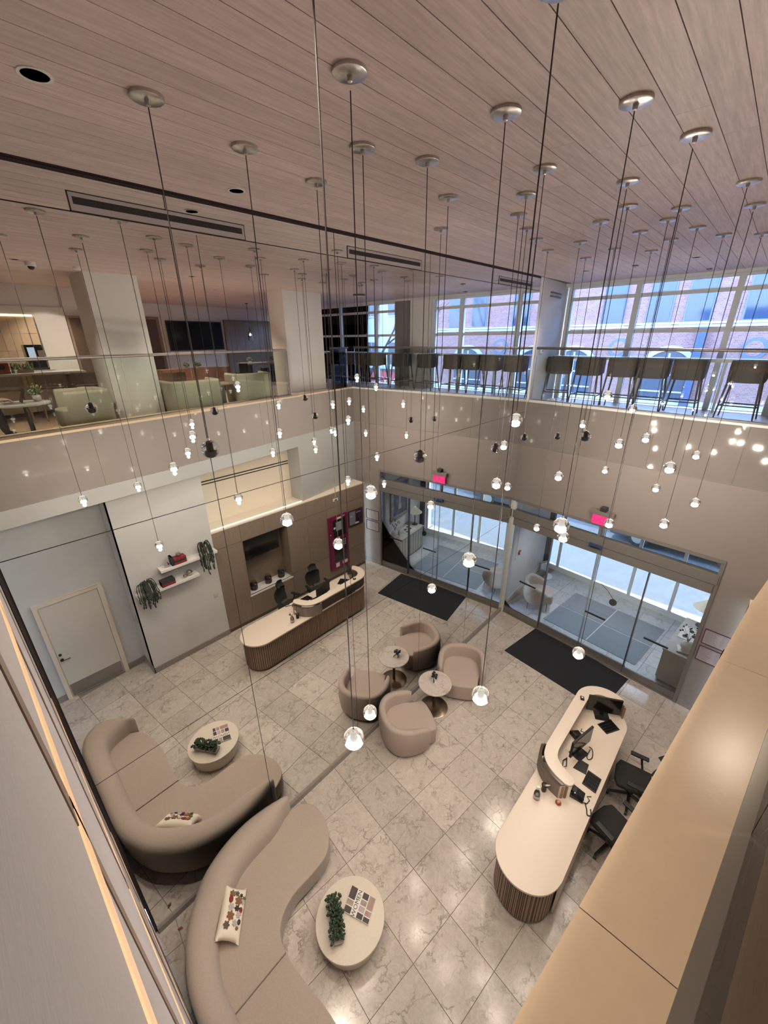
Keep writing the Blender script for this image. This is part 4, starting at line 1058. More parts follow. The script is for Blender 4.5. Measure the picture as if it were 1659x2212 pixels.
for u0, u1, v0, v1, m_ in pics:
    q = MB(); bkq(q, u0 + .006, u1 - .006, v0 + .01, v1 - .01, .345, .3458); q.build('picture', m_, bk)
o_ = Vector((*bkp(.385, .48), .3455)); up_ = (A_ - D_); lt_ = (D_ - C_)
text('WOMEN', 0.072, M_black, bk, 'title', o_, (up_.x, up_.y, 0), (lt_.x, lt_.y, 0), ext=.0006)
t = thing('dry_leaf', 'small brown dry leaf on the floor behind the sofa by the mirror', 'leaf', (0.17, 0.18, 0))
MB().add([(.15, .15, .002), (.19, .165, .012), (.20, .21, .004), (.165, .20, .014), (.17, .18, .02)], [(0, 1, 4), (1, 2, 4), (2, 3, 4), (3, 0, 4)]).build('blade', M_brownf, t)

# ------------------------------------------------------------------ bistro table
t = thing('bistro_table', 'round marble bistro table on a bronze disc base between the armchairs', 'table', (.548, 5.175, 0))
MB().lathe([(.28, .001), (.285, .008), (.27, .016), (.03, .026)], (.548, 5.175), 40).build('base', M_bronze, t, smooth=True)
MB().lathe([(.030, .02), (.030, .625), (.12, .632), (.12, .636)], (.548, 5.175), 20).build('column', mat('dark_bronze', (.10, .07, .055), .35, metal=.8), t, smooth=True)
MB().lathe([(.325, .636), (.332, .642), (.332, .656), (.326, .662)], (.548, 5.175), 48).build('top', M_bmarble, t, smooth=True)
t = thing('small_plant', 'tiny dark plant in a white cube pot on the marble bistro table', 'plant', (.49, 5.21, .662))
MB().bx(.455, .525, 5.18, 5.25, .6625, .73).build('pot', M_ceram, t, bevel=.008)
rr = random.Random(2)
for k in range(26):
    a = rr.uniform(0, 2 * PI); r = rr.uniform(.0, .065); p = Vector((.49 + r * math.cos(a), 5.215 + r * math.sin(a), .75 + rr.uniform(0, .07)))
    MB().ball(p, .022, 6, 4, (1, 1, .6)).build('leaf', M_black, t)
MB().tube([(.50, 5.19, .73), (.53, 5.16, .70), (.535, 5.15, .67)], .010, 5).build('stem', M_black, t)

# ------------------------------------------------------------------ reception desk
dk = thing('reception_desk', 'long stadium shaped reception desk with fluted walnut front and cream top', 'desk', (3.23, 5.0, 0))
def arc(cx, cy_, r, a0, a1, n): return [(cx + r * math.cos(math.radians(a0 + (a1 - a0) * i / n)), cy_ + r * math.sin(math.radians(a0 + (a1 - a0) * i / n))) for i in range(n + 1)]
R_ = .425
top = arc(3.235, 3.545, R_, 180, 360, 26) + arc(3.25, 6.36, R_, 0, 180, 26)
top[26] = (3.665, 3.545)
MB().prism(top, .755, .79).build('worktop', M_desk, dk, smooth=True, bevel=.005, ang=50)
def off(poly, d):
    c = []
    n = len(poly)
    for i in range(n):
        a = Vector(poly[i - 1]); b = Vector(poly[(i + 1) % n]); tv_ = (b - a).normalized(); nv = Vector((tv_.y, -tv_.x)); p = Vector(poly[i]) - nv * d; c.append((p.x, p.y))
    return c
MB().prism(off(top, .045), .07, .755).build('body', M_slatback, dk)
MB().prism(off(top, .075), 0.0, .07).build('plinth', mat('desk_plinth', (.16, .11, .08), .5), dk)
MB().bx(3.635, 3.66, 3.55, 6.35, .05, .75).build('back_panel', M_desk, dk)
hi_out = [(3.265, 4.565), (3.10, 4.62), (2.95, 4.70), (2.86, 4.82), (2.815, 5.0)] + [(2.815, 6.38)] + arc(3.245, 6.38, .43, 180, 60, 16)
hi_in = arc(3.245, 6.38, .235, 60, 180, 12) + [(3.01, 6.36), (3.005, 5.6), (3.0, 5.02), (3.05, 4.89), (3.16, 4.80), (3.29, 4.745)]
hook = smooth_path([(3.265, 4.565), (3.10, 4.61), (2.95, 4.70), (2.855, 4.83), (2.815, 5.02)], 5)
hook_in = smooth_path([(3.0, 5.04), (3.04, 4.90), (3.15, 4.805), (3.285, 4.745)], 5)
tipa = arc(3.278, 4.655, .09, 85, -85, 8)
high = hook + [(2.815, 6.38)] + arc(3.245, 6.38, .43, 180, 55, 18) + [(3.44, 6.66)] + arc(3.245, 6.38, .235, 60, 180, 12) + hook_in + tipa[1:-1]
MB().prism(high, 1.048, 1.083).build('high_counter', M_desk, dk, smooth=True, bevel=.005, ang=50)
inner_wall = off(hook, .03) + [(2.845, 6.38)] + arc(3.245, 6.38, .40, 180, 70, 12) + arc(3.245, 6.38, .36, 70, 180, 12) + [(2.885, 5.03)] + off(hook, .07)[::-1][1:]
q = MB(); 
strip_o = [(p[0], p[1]) for p in off(hook, .03)] + [(2.845, 6.38)] + arc(3.245, 6.38, .40, 180, 70, 12)
strip_i = [(p[0], p[1]) for p in off(hook, .07)] + [(2.885, 6.38)] + arc(3.245, 6.38, .36, 180, 70, 12)
rs = [[(a[0], a[1], .79), (b[0], b[1], .79), (b[0], b[1], 1.048), (a[0], a[1], 1.048)] for a, b in zip(strip_o, strip_i)]
q.rings(rs, closed=True).build('high_wall', M_slatback, dk)
rs = [[(a[0], a[1], .79), (b[0], b[1], .79), (b[0], b[1], 1.046), (a[0], a[1], 1.046)] for a, b in zip(strip_i, [(p[0] + (3.3 - p[0]) * .02 + .004, p[1]) for p in strip_i])]
MB().rings(rs, closed=True).build('inner_lining', M_desk, dk)
def slats(path, pitch, z0f, z1f):
    d = [0]
    for a, b in zip(path, path[1:]): d.append(d[-1] + math.dist(a, b))
    n = int(d[-1] / pitch); P = resample(path, n)
    for i, p in enumerate(P):
        a = Vector(P[max(i - 1, 0)]); b = Vector(P[min(i + 1, n - 1)]); tv_ = (b - a).normalized(); rz = math.atan2(tv_.y, tv_.x)
        z0 = z0f(p); z1 = z1f(p); nv = Vector((-tv_.y, tv_.x))
        sl = SL.get((z0, z1))
        if sl is None:
            sl = MB().prism([(-pitch * .36, 0), (pitch * .36, 0), (pitch * .36, .020), (pitch * .25, .028), (-pitch * .25, .028), (-pitch * .36, .020)], z0, z1)
            me_o = sl.build('slat', M_slat, None); me_o.parent = dk; SL[(z0, z1)] = me_o
            o = me_o
        else: o = share(sl, 'slat', dk)
        o.location = Vector((p[0], p[1], 0)) - Vector(dk.location); o.rotation_euler = (0, 0, rz + PI)
SL = {}
front = arc(3.235, 3.545, R_ - .045, 350, 180, 30) + [(2.855, 6.38)] + arc(3.245, 6.38, .395, 180, 40, 20)
slats(front, .0475, lambda p: .07, lambda p: 1.046 if (p[1] > 4.93) else .753)
slats(off(hook, .035)[::-1], .0475, lambda p: .79, lambda p: 1.046)
rr = random.Random(6); q = MB(); yk = 6.18
for k in range(9):
    wd = rr.choice((.022, .03, .034))
    q.bx(2.815, 2.824, yk - .008, yk, .79, .85); q.bx(2.815, 2.824, yk - wd, yk - wd + .008, .79, .85); zz_ = rr.choice((.79, .816, .842)); q.bx(2.815, 2.824, yk - wd, yk, zz_, zz_ + .008)
    yk -= wd + .018
q.build('lettering', M_black, dk)

def monitor(label, loc, rz, w_=.54, h_=.33, tilt=0.0):
    t = thing('monitor', label, 'monitor', (*loc, .791), rz, 'monitors on the reception desk'); m_ = MW[t.name]
    def bx(mb, c, d_, **k): 
        q0 = len(mb.v); mb.box(c, d_, **k); mb.v[q0:] = [tuple(m_ @ Vector(v) - (m_ @ Vector((0, 0, 0))) + m_.translation) for v in mb.v[q0:]]; return mb
    bx(MB(), (0, 0, .006), (.20, .24, .012)).build('base', M_black, t, bevel=.004)
    bx(MB(), (-.03, 0, .13), (.025, .06, .24)).build('stand', M_black, t)
    bx(MB(), (.0, 0, .27), (.035, w_, h_)).build('body', M_black, t, bevel=.006)
    bx(MB(), (.0185, 0, .275), (.002, w_ - .02, h_ - .03)).build('screen', M_blackgl, t)
    return t
monitor('black monitor at the far end of the reception desk, its screen towards the chairs', (3.26, 6.43), math.radians(-62))
monitor('black monitor beside the hooked end of the high counter', (3.21, 5.43), math.radians(-14), tilt=0)
def slab(name, label, cat, poly, z0, z1, m_, part_, extra=None, group=None):
    c = sum((Vector(p) for p in poly), Vector((0, 0))) / len(poly)
    t = thing(name, label, cat, (c.x, c.y, z0), 0, group)
    MB().prism(poly, z0, z1).build(part_, m_, t, bevel=.004)
    if extra: extra(t)
    return t
def keys(poly, z):
    def f(t):
        a, b, c, d_ = [Vector(p) for p in poly]
        for r in range(4):
            for k in range(8):
                u0, u1 = .04 + k * .116, .04 + k * .116 + .10; v0, v1 = .08 + r * .22, .08 + r * .22 + .18
                P = lambda u, v: tuple(a.lerp(b, u).lerp(d_.lerp(c, u), v))
                q = MB().prism([P(u0, v0), P(u1, v0), P(u1, v1), P(u0, v1)], z, z + .004); q.build('key', M_blackgl, t)
    return f
P1 = [(3.26, 6.20), (3.40, 6.46), (3.58, 6.34), (3.44, 6.10)]
slab('keyboard', 'black keyboard in front of the far monitor', 'keyboard', P1, .7905, .803, M_black, 'case', keys(P1, .803), 'keyboards on the reception desk')
P1 = [(3.42, 5.24), (3.62, 5.22), (3.62, 4.94), (3.42, 4.96)]
slab('keyboard', 'black keyboard in front of the near monitor', 'keyboard', P1, .7905, .803, M_black, 'case', keys(P1, .803), 'keyboards on the reception desk')
slab('mouse_pad', 'black mouse pad beside the near monitor', 'pad', [(3.26, 5.34), (3.40, 5.34), (3.42, 5.14), (3.23, 5.12)], .7905, .797, M_black, 'pad')
def phone(label, c, rz):
    t = thing('desk_phone', label, 'phone', (*c, .791), rz, 'phones on the reception desk'); m_ = MW[t.name]
    q = MB(); q.add([m_ @ Vector(v) for v in [(-.09, -.09, 0), (.09, -.09, 0), (.09, .09, 0), (-.09, .09, 0), (-.09, -.09, .07), (.09, -.09, .015), (.09, .09, .015), (-.09, .09, .07)]], [(3, 2, 1, 0), (4, 5, 6, 7), (0, 1, 5, 4), (1, 2, 6, 5), (2, 3, 7, 6), (3, 0, 4, 7)]); q.build('body', M_black, t, bevel=.006)
    MB().tube([m_ @ Vector(v) for v in [(-.085, -.06, .085), (-.03, -.065, .10), (.03, -.065, .075), (.085, -.06, .045)]], [.022, .014, .014, .022], 8).build('handset', M_blackgl, t, smooth=True)
    q = MB(); q.add([m_ @ Vector(v) for v in [(-.07, -.02, .0665), (-.02, -.02, .052), (-.02, .07, .052), (-.07, .07, .0665)]], [(0, 1, 2, 3)]); q.build('display', M_dksteel, t)
    MB().tube([m_ @ Vector(v) for v in [(.08, -.08, .02), (.14, -.05, .01), (.16, .02, .01), (.12, .06, .01), (.17, .09, .012)]], .006, 6).build('cord', M_black, t)
    return t
phone('black desk phone tucked behind the near monitor under the high counter', (3.09, 5.73), 1.05)
phone('black desk phone by the desk edge, nearest the spray bottle', (3.43, 4.74), .1)
t = thing('document_tray', 'open white paper beside black cables behind the near monitor', 'paper', (3.1, 5.45, .79))
MB().prism([(3.03, 5.36), (3.16, 5.36), (3.17, 5.58), (3.04, 5.60)], .7905, .800).build('sheet', M_paper, t)
MB().tube([(3.10, 5.20, .80), (3.08, 5.10, .84), (3.11, 5.02, .80), (3.15, 5.05, .83), (3.10, 5.22, .80)], .008, 6).build('cable', M_black, t)
t = thing('headset', 'black looped headset cable lying on the desk by the near monitor', 'headset', (3.33, 5.62, .79))
MB().tube(smooth_path([(3.30, 5.66, .798), (3.36, 5.63, .798), (3.40, 5.50, .798), (3.37, 5.42, .798), (3.33, 5.46, .798), (3.33, 5.62, .798)], 4), .007, 6).build('loop', M_black, t)
t = thing('spray_bottle', 'clear plastic spray bottle with white label standing on the low desk top', 'bottle', (3.0, 4.30, .79))
MB().lathe([(.042, .792), (.045, .80), (.045, .90), (.030, .945), (.014, .965), (.013, .985)], (3.0, 4.30), 20).build('body', thin_glass('plastic_clear', (.88, .86, .84), 1.4, 1.6), t, smooth=True)
MB().lathe([(.046, .815), (.046, .87)], (3.0, 4.30), 20).build('label_band', mat('clear_label', (.55, .5, .47), .5), t)
MB().box((3.0, 4.30, 1.01), (.05, .03, .05), rz=.6).build('trigger_head', M_ceram, t, bevel=.006)
t = thing('quill_pot', 'black pot holding a white quill on the low desk top', 'pot', (3.035, 4.475, .79))
MB().lathe([(.032, .792), (.036, .80), (.034, .88), (.030, .90)], (3.035, 4.475), 18).build('pot', M_black, t, smooth=True)
MB().ball((3.035, 4.475, .91), .045, 10, 7, (1, 1, .6)).build('filling', M_black, t, smooth=True)
MB().tube([(3.04, 4.47, .90), (3.07, 4.455, .96), (3.11, 4.46, 1.0)], [.008, .014, .004], 6).build('quill', M_ceram, t)
t = thing('copper_dish', 'small copper ring dish on the low desk top', 'dish', (3.265, 4.44, .79))
MB().lathe([(.022, .791), (.036, .796), (.042, .806), (.036, .806), (.022, .797)], (3.265, 4.44), 24).build('dish', M_copper, t, smooth=True)
MB().lathe([(.014, .797), (.014, .803)], (3.265, 4.44), 14).build('candle', M_pinkprint, t)
t = thing('card_reader', 'small dark card reader on the high counter', 'reader', (2.93, 6.28, 1.083))
MB().box((2.93, 6.28, 1.097), (.06, .08, .026), rz=.4, ry=.15).build('case', M_black, t, bevel=.004)
MB().box((2.928, 6.285, 1.1125), (.03, .03, .003), rz=.4, ry=.15).build('display', M_ceram, t)
t = thing('cable_tail', 'black cable curling over the back edge of the reception desk', 'cable', (3.62, 4.62, .79))
MB().tube(smooth_path([(3.55, 4.70, .797), (3.60, 4.62, .80), (3.63, 4.55, .80), (3.67, 4.58, .80), (3.64, 4.66, .80)], 4), .008, 6).build('cable', M_black, t)

def office_chair(label, loc, rz):
    t = thing('office_chair', label, 'chair', (*loc, 0), rz, 'office chairs behind the reception desk'); m_ = MW[t.name]
    tr = lambda v: m_ @ Vector(v)
    for k in range(5):
        a = 2 * PI * k / 5 + .3
        e = (.30 * math.cos(a), .30 * math.sin(a))
        MB().tube([tr((.03 * math.cos(a), .03 * math.sin(a), .12)), tr((e[0] * .6, e[1] * .6, .10)), tr((e[0], e[1], .075))], [.026, .022, .018], 6).build('leg', M_black, t)
        c = tr((e[0], e[1], .034)); MB().cyl(c - Vector((.018, 0, 0)), c + Vector((.018, 0, 0)), .034, n=12).build('caster', M_black, t)
    MB().cyl(tr((0, 0, .1)), tr((0, 0, .42)), .028, .022, 12).build('column', M_darkmetal, t)
    q = MB(); q.prism([(-.23, -.24), (.22, -.25), (.27, -.12), (.27, .12), (.22, .25), (-.23, .24)], .43, .50); q.v = [tuple(tr(v)) for v in q.v]; q.build('seat', M_mesh, t, smooth=True, bevel=.03, seg=3)
    def shell(z0, z1, w0, w1, lean, nm, n=9):
        q = MB(); rs = []
        for j in range(n):
            f = j / (n - 1); z = z0 + (z1 - z0) * f; wd = w0 + (w1 - w0) * f; wd *= (1 - .25 * (2 * f - 1) ** 4)
            row = []
            for i in range(9):
                u = -1 + 2 * i / 8; row.append(tr((-.25 - lean * f - .05 * math.sin(f * PI) + .045 * u * u, wd * u, z)))
            rs.append(row + [p + (tr((-.02, 0, 0)) - tr((0, 0, 0))) for p in row[::-1]])
        q.rings(rs).build(nm, M_mesh, t, smooth=True)
    shell(.56, .98, .21, .23, .06, 'backrest'); shell(1.02, 1.19, .13, .12, .05, 'headrest')
    MB().tube([tr((-.18, 0, .42)), tr((-.30, 0, .50)), tr((-.35, 0, .80)), tr((-.36, 0, 1.08))], .022, 8).build('back_support', M_black, t)
    for s_ in (-1, 1):
        MB().tube([tr((-.1, .24 * s_, .46)), tr((-.08, .30 * s_, .52)), tr((-.05, .30 * s_, .66))], .018, 6).build('arm_post', M_black, t)
        q = MB(); q.box((-.02, .30 * s_, .675), (.26, .075, .03)); q.v = [tuple(tr(v)) for v in q.v]; q.build('armrest', M_black, t, bevel=.01)
    return t
office_chair('black mesh office chair behind the middle of the reception desk', (3.98, 5.85), PI + .15)
office_chair('black mesh office chair behind the desk, nearer the spray bottle', (3.96, 4.88), PI - .35)

# ------------------------------------------------------------------ oak panelling with niche
op_ = thing('wall_panelling', 'oak panelled reception wall with a recessed niche', 'panelling', (4.75, 5.9, 0))
def panel(y0, y1, z0, z1, nm='panel'): q = MB(); pbox(q, y0 + .003, y1 - .003, 0, .03, z0 + .003, z1 - .003); return q.build(nm, M_panel, op_)
q = MB(); pbox(q, 3.505, 4.185, .03, .06, .07, 2.855); pbox(q, 5.54, 8.395, .03, .06, .07, 2.855); pbox(q, 4.185, 5.54, .03, .06, 2.42, 2.855); pbox(q, 4.185, 5.54, .03, .06, .07, .80); q.build('backing', M_gap, op_)
for a, b in ((3.50, 4.19), (4.19, 4.85), (4.85, 5.53), (5.53, 6.17), (6.17, 6.866), (6.866, 8.40)): panel(a, b, 2.425, 2.858)
panel(3.50, 4.19, .10, 2.42)
for a, b in ((5.53, 6.17), (6.17, 6.866)): panel(a, b, .88, 2.42); panel(a, b, .10, .875)
panel(6.866, 8.40, .82, 2.42); panel(6.866, 8.40, .10, .815)
for a, b in ((4.19, 4.87), (4.87, 5.53)): panel(a, b, .10, .755, 'cabinet_door')
q = MB(); pbox(q, 3.50, 8.40, .02, .05, 0, .10); q.build('toe_kick', M_dkwood, op_)
q = MB(); pbox(q, 4.19, 4.21, .0, .42, .80, 2.42); pbox(q, 5.51, 5.53, .0, .42, .80, 2.42); pbox(q, 4.19, 5.53, .40, .42, .80, 2.42); pbox(q, 4.19, 5.53, .0, .42, 2.405, 2.425); q.build('niche_lining', M_panel, op_)
q = MB(); pbox(q, 4.19, 5.53, -.012, .42, .765, .80); q.build('niche_shelf', M_white, op_)
q = MB(); q.prism([(PX(3.5) - .004, 3.5), (PX(8.4) - .004, 8.4), (5.45, 8.4), (5.45, 3.5)], 2.858, 2.885); q.build('top_ledge', M_cream, op_)
t = thing('niche_light', 'warm strip light along the ledge above the oak panelling', 'light', (4.9, 4.8, 2.9))
q = MB(); pbox(q, 3.55, 6.12, .10, .12, 2.885, 2.897); q.build('strip', emission('ledge_led', (1.0, .86, .66), 7), t)
v = thing('air_vent', 'double slot air vent in the cream niche above the panelling', 'vent', (5.3, 4.9, 3.9))
for z in (3.86, 3.925): MB().bx(5.293, 5.301, 3.66, 6.16, z, z + .028).build('slot', M_black, v)
MB().bx(5.290, 5.301, 3.64, 6.18, 3.888, 3.925).build('divider', M_cream, v)
t = thing('television', 'black flat television inside the oak niche', 'television', (4.9, 4.75, 2.1))
q = MB(); pbox(q, 4.25, 5.27, .10, .15, 1.80, 2.37); q.build('bezel', M_black, t)
q = MB(); pbox(q, 4.27, 5.25, .095, .10, 1.82, 2.35); q.build('screen', M_blackgl, t)
q = MB(); pbox(q, 4.6, 4.9, .15, .40, 1.95, 2.2); q.build('bracket', M_black, t)
for y, l in ((4.44, 'dark lidded jar at the left end of the niche shelf seen from the desk'), (4.88, 'dark lidded jar in the middle of the niche shelf'), (5.30, 'dark lidded jar nearest the oak panels with the alarm')):
    l = {4.44: 'dark glass jar on the niche shelf, nearest the hanging plants', 4.88: 'dark glass jar in the middle of the niche shelf', 5.30: 'dark glass jar on the niche shelf, nearest the maroon alarm panel'}[y]
    t = thing('jar', l, 'jar', (4.92, y, .80), 0, 'dark jars on the niche shelf')
    MB().lathe([(.085, .801), (.095, .82), (.095, .98), (.075, 1.02), (.06, 1.03)], (4.92, y), 22).build('body', M_jar, t, smooth=True)
    MB().lathe([(.062, 1.03), (.066, 1.035), (.066, 1.06), (.05, 1.065)], (4.92, y), 22).build('lid', M_dkwood, t, smooth=True)
    MB().lathe([(.0955, .87), (.0955, .93)], (4.92, y), 22).build('label_band', M_dkprint, t)
    MB().ball((4.825, y, .985), .016, 8, 6).build('clasp', M_steel, t)
t = thing('alarm_panel', 'tall maroon fire alarm cabinet with black windows on the oak wall', 'alarm panel', (4.65, 7.24, .36))
q = MB(); pbox(q, 6.875, 7.60, -.055, 0, .36, 2.145); q.build('door', M_red, t, bevel=.008)
q = MB(); pbox(q, 7.03, 7.52, -.058, -.05, 1.46, 2.02); q.build('window', M_jar, t)
q = MB(); pbox(q, 7.03, 7.52, -.058, -.05, .62, 1.36); q.build('window', M_jar, t)
q = MB(); pbox(q, 7.14, 7.36, -.062, -.056, 1.66, 1.94); q.build('display', mat('lcd_grey', (.30, .33, .35), .3), t)
for a, b, c, e in ((7.18, 7.36, 2.03, 2.09), (7.10, 7.26, 1.375, 1.435), (7.06, 7.20, .43, .57), (7.33, 7.53, .46, .56), (7.05, 7.12, 1.74, 1.80), (7.42, 7.50, 2.08, 2.095)):
    q = MB(); pbox(q, a, b, -.062, -.055, c, e); q.build('sign_plate', M_ceram, t)
for r in range(3):
    for k in range(4): q = MB(); pbox(q, 7.27 + .065 * k, 7.30 + .065 * k, -.062, -.057, 1.26 - .08 * r, 1.32 - .08 * r); q.build('button', M_lilac, t)
MB().ball((4.59, 6.91, 1.60), .02, 8, 6).build('lock', M_steel, t)
t = thing('phone_panel', 'square dark phone cabinet beside the tall maroon alarm cabinet', 'alarm panel', (4.65, 7.97, 1.6))
q = MB(); pbox(q, 7.68, 8.265, -.05, 0, 1.595, 2.11); q.build('box', mat('plum_metal', (.055, .02, .045), .35), t, bevel=.006)
q = MB(); pbox(q, 7.70, 7.94, -.056, -.048, 1.64, 2.08); q.build('module', mat('module_grey', (.22, .23, .27), .4, noise=.2, nscale=25), t)
MB().tube([(4.565, 8.04, 1.98), (4.545, 8.02, 1.9), (4.545, 8.02, 1.80), (4.565, 8.04, 1.72)], [.03, .02, .02, .03], 8).build('handset', M_blackgl, t, smooth=True)
for k in range(4): q = MB(); pbox(q, 7.99 + .05 * k, 8.01 + .05 * k, -.056, -.048, 2.0, 2.02); q.build('lamp_dot', M_ceram, t)
for k in range(3): q = MB(); pbox(q, 7.72 + .04 * k, 7.74 + .04 * k, -.06, -.055, 1.92, 1.94); q.build('lamp_dot', M_ceram, t)
q = MB(); pbox(q, 7.93, 8.09, -.06, -.048, 1.635, 1.69); q.build('sign_plate', M_ceram, t)
t = thing('strobe_plate', 'small white strobe plate high on the oak panelling', 'strobe', (4.65, 7.22, 2.64))
q = MB(); pbox(q, 7.13, 7.31, -.02, 0, 2.60, 2.68); q.build('plate', M_ceram, t, bevel=.004)
q = MB(); pbox(q, 7.18, 7.26, -.03, -.02, 2.62, 2.66); q.build('lens', M_silver, t)
for n, (x, y, l) in enumerate(((4.66, 3.42, 'small dome camera under the band left of the cream niche'), (4.95, 6.0, 'small dome camera in the right corner of the cream niche'))):
    t = thing('dome_camera', l, 'camera', (x, y, 4.41), 0, 'dome cameras under the mezzanine edge')
    MB().lathe([(.05, 4.41), (.05, 4.385)], (x, y), 16).build('housing', M_ceram, t); MB().ball((x, y, 4.385), .04, 14, 8).build('dome', M_blackgl, t, smooth=True)

# ------------------------------------------------------------------ door in the alcove
d2 = struct('door_4')
m_ = MB(); m_.bx(5.27, 5.335, .125, .205, 0, 2.36); m_.bx(5.27, 5.335, 1.205, 1.295, 0, 2.36); m_.bx(5.27, 5.335, .205, 1.205, 2.285, 2.36); m_.build('frame', M_cream, d2, bevel=.004)
MB().bx(5.30, 5.335, .21, 1.20, .012, 2.28).build('leaf', mat('door_cream', (.66, .62, .55), .5), d2)
MB().bx(5.295, 5.30, .225, 1.185, .03, .335).build('kick_plate', mat('kick_plate', (.34, .31, .29), .35, metal=.8), d2)
MB().cyl((5.30, .265, .99), (5.275, .265, .99), .032, n=16).build('rose', M_darkmetal, d2); MB().tube([(5.28, .265, .99), (5.25, .275, .99), (5.25, .40, .985)], .010, 8).build('lever', M_darkmetal, d2)
MB().cyl((5.30, .265, 1.12), (5.28, .265, 1.12), .026, n=16).build('deadbolt', M_darkmetal, d2)
t = thing('wall_hook', 'small metal hook plate on the corner wall beside the alcove door', 'hook', (5.03, 1.667, 1.36))
MB().bx(5.0, 5.06, 1.655, 1.667, 1.30, 1.43).build('plate', M_steel, t); MB().tube([(5.03, 1.65, 1.41), (5.03, 1.60, 1.39), (5.03, 1.60, 1.33), (5.03, 1.655, 1.32)], .008, 6).build('hook', M_steel, t)

# floating shelves and what stands on them
for n, (y0, y1, z) in enumerate(((2.235, 3.48, 2.525), (1.70, 2.99, 2.125))):
    t = thing('floating_shelf', ['upper white floating shelf on the plaster wall', 'lower white floating shelf on the plaster wall'][n], 'shelf', (4.6, (y0 + y1) / 2, z), 0, 'floating shelves')
    MB().bx(4.50, 4.72, y0, y1, z - .06, z).build('board', M_white, t, bevel=.004)
    MB().bx(4.708, 4.722, y0 + .1, y1 - .1, z - .075, z - .06).build('bracket', M_white, t)
def book(label, c, d_, m_, rz=0.0, lean=0.0, g='red and charcoal books on the floating shelves'):
    t = thing('book', label, 'book', (c[0], c[1], c[2] - d_[2] / 2), 0, g)
    MB().box(c, d_, rz=rz, rx=lean).build('cover', m_, t, bevel=.003)
    MB().box((c[0] + .004, c[1], c[2]), (d_[0], d_[1] - .012 if d_[2] > d_[1] else d_[1], d_[2] - .01 if d_[2] < d_[1] else d_[2]), rz=rz, rx=lean).build('pages', M_paper, t)
book('red book lying at the bottom of the upper shelf stack', (4.60, 2.665, 2.551), (.16, .26, .05), M_redbook)
book('charcoal book between two red books on the upper shelf', (4.60, 2.665, 2.601), (.16, .26, .048), M_dkbook)
book('red book on top of the upper shelf stack under a silver ball', (4.60, 2.665, 2.651), (.16, .26, .048), M_redbook)
book('grey book standing upright beside the red books on the upper shelf', (4.60, 2.505, 2.632), (.16, .045, .21), M_dkbook)
book('red book lying on the lower shelf under a charcoal book', (4.59, 2.33, 2.16), (.17, .28, .068), M_redbook)
book('charcoal book lying on top of the red book on the lower shelf', (4.59, 2.33, 2.226), (.17, .28, .06), M_dkbook)
for c, r, l in (((4.60, 2.67, 2.728), .052, 'silver ribbed ball resting on the red books of the upper shelf'), ((4.60, 2.40, 2.578), .052, 'silver ribbed ball on the upper shelf left of the books'), ((4.61, 2.82, 2.193), .067, 'larger silver ribbed ball on the lower shelf'), ((4.57, 2.70, 2.170), .044, 'smaller silver ribbed ball on the lower shelf')):
    t = thing('silver_ball', l, 'ornament', (c[0], c[1], c[2] - r), 0, 'silver balls on the floating shelves')
    MB().ball(c, r, 16, 12).build('ball', M_silver, t, smooth=True)
    q = MB()
    for k in range(6):
        a = k * PI / 3; q.tube([Vector(c) + Vector((r * 1.02 * math.cos(b) * math.cos(a), r * 1.02 * math.cos(b) * math.sin(a), r * 1.02 * math.sin(b))) for b in (-1.4, -.7, 0, .7, 1.4)], r * .08, 4)
    q.build('ribs', M_silver, t, kind='stuff')
def trailing(label, c, n, drop, spread, seed):
    t = thing('trailing_plant', label, 'plant', c, 0, 'trailing plants on the floating shelves')
    rr = random.Random(seed)
    MB().lathe([(.05, c[2] + .001), (.075, c[2] + .12), (.08, c[2] + .13), (.06, c[2] + .125)], c[:2], 18).build('pot', M_terra, t, smooth=True)
    for k in range(n):
        a = rr.uniform(-.2, 2 * PI); up = rr.uniform(.12, .20); out = rr.uniform(.3, 1) * spread; d_ = rr.uniform(.35, 1) * drop
        dx, dy = -abs(math.cos(a)) * .10 - .02, math.sin(a) * out
        p = Vector(c) + Vector((0, 0, .12))
        pts = [p, p + Vector((dx * .5, dy * .5, up)), p + Vector((dx, dy * .9, up * .6)), p + Vector((dx * 1.2 - .05, dy, -.05))]
        m2 = 6
        for j in range(m2): pts.append(p + Vector((dx * 1.2 - .07 + rr.uniform(-.012, .012), dy + rr.uniform(-.015, .015), -.05 - d_ * (j + 1) / m2)))
        pts = smooth_path(pts, 2)
        MB().tube(pts, [.006 + .006 * (i % 2) + (.004 if i > len(pts) - 4 else 0) for i in range(len(pts))], 5).build('tendril', M_leafd, t)
trailing('dark trailing plant at the right end of the upper shelf', (4.60, 3.22, 2.525), 26, .55, .16, 1)
trailing('dark trailing plant at the left end of the lower shelf', (4.60, 1.90, 2.125), 30, .40, .22, 2)
t = thing('socket_plate', 'small pale socket plate on the wall between the two shelves', 'outlet', (4.72, 2.585, 2.28))
MB().bx(4.708, 4.722, 2.545, 2.625, 2.23, 2.34).build('plate', M_white, t, bevel=.003); MB().bx(4.704, 4.709, 2.57, 2.60, 2.275, 2.285).build('slot', M_black, t)
t = thing('wall_speaker', 'faint square access plate low on the wall under the shelves', 'plate', (4.72, 3.33, 1.26))
MB().bx(4.712, 4.722, 3.28, 3.38, 1.21, 1.31).build('plate', mat('plate_beige', (.52, .49, .47), .6), t)

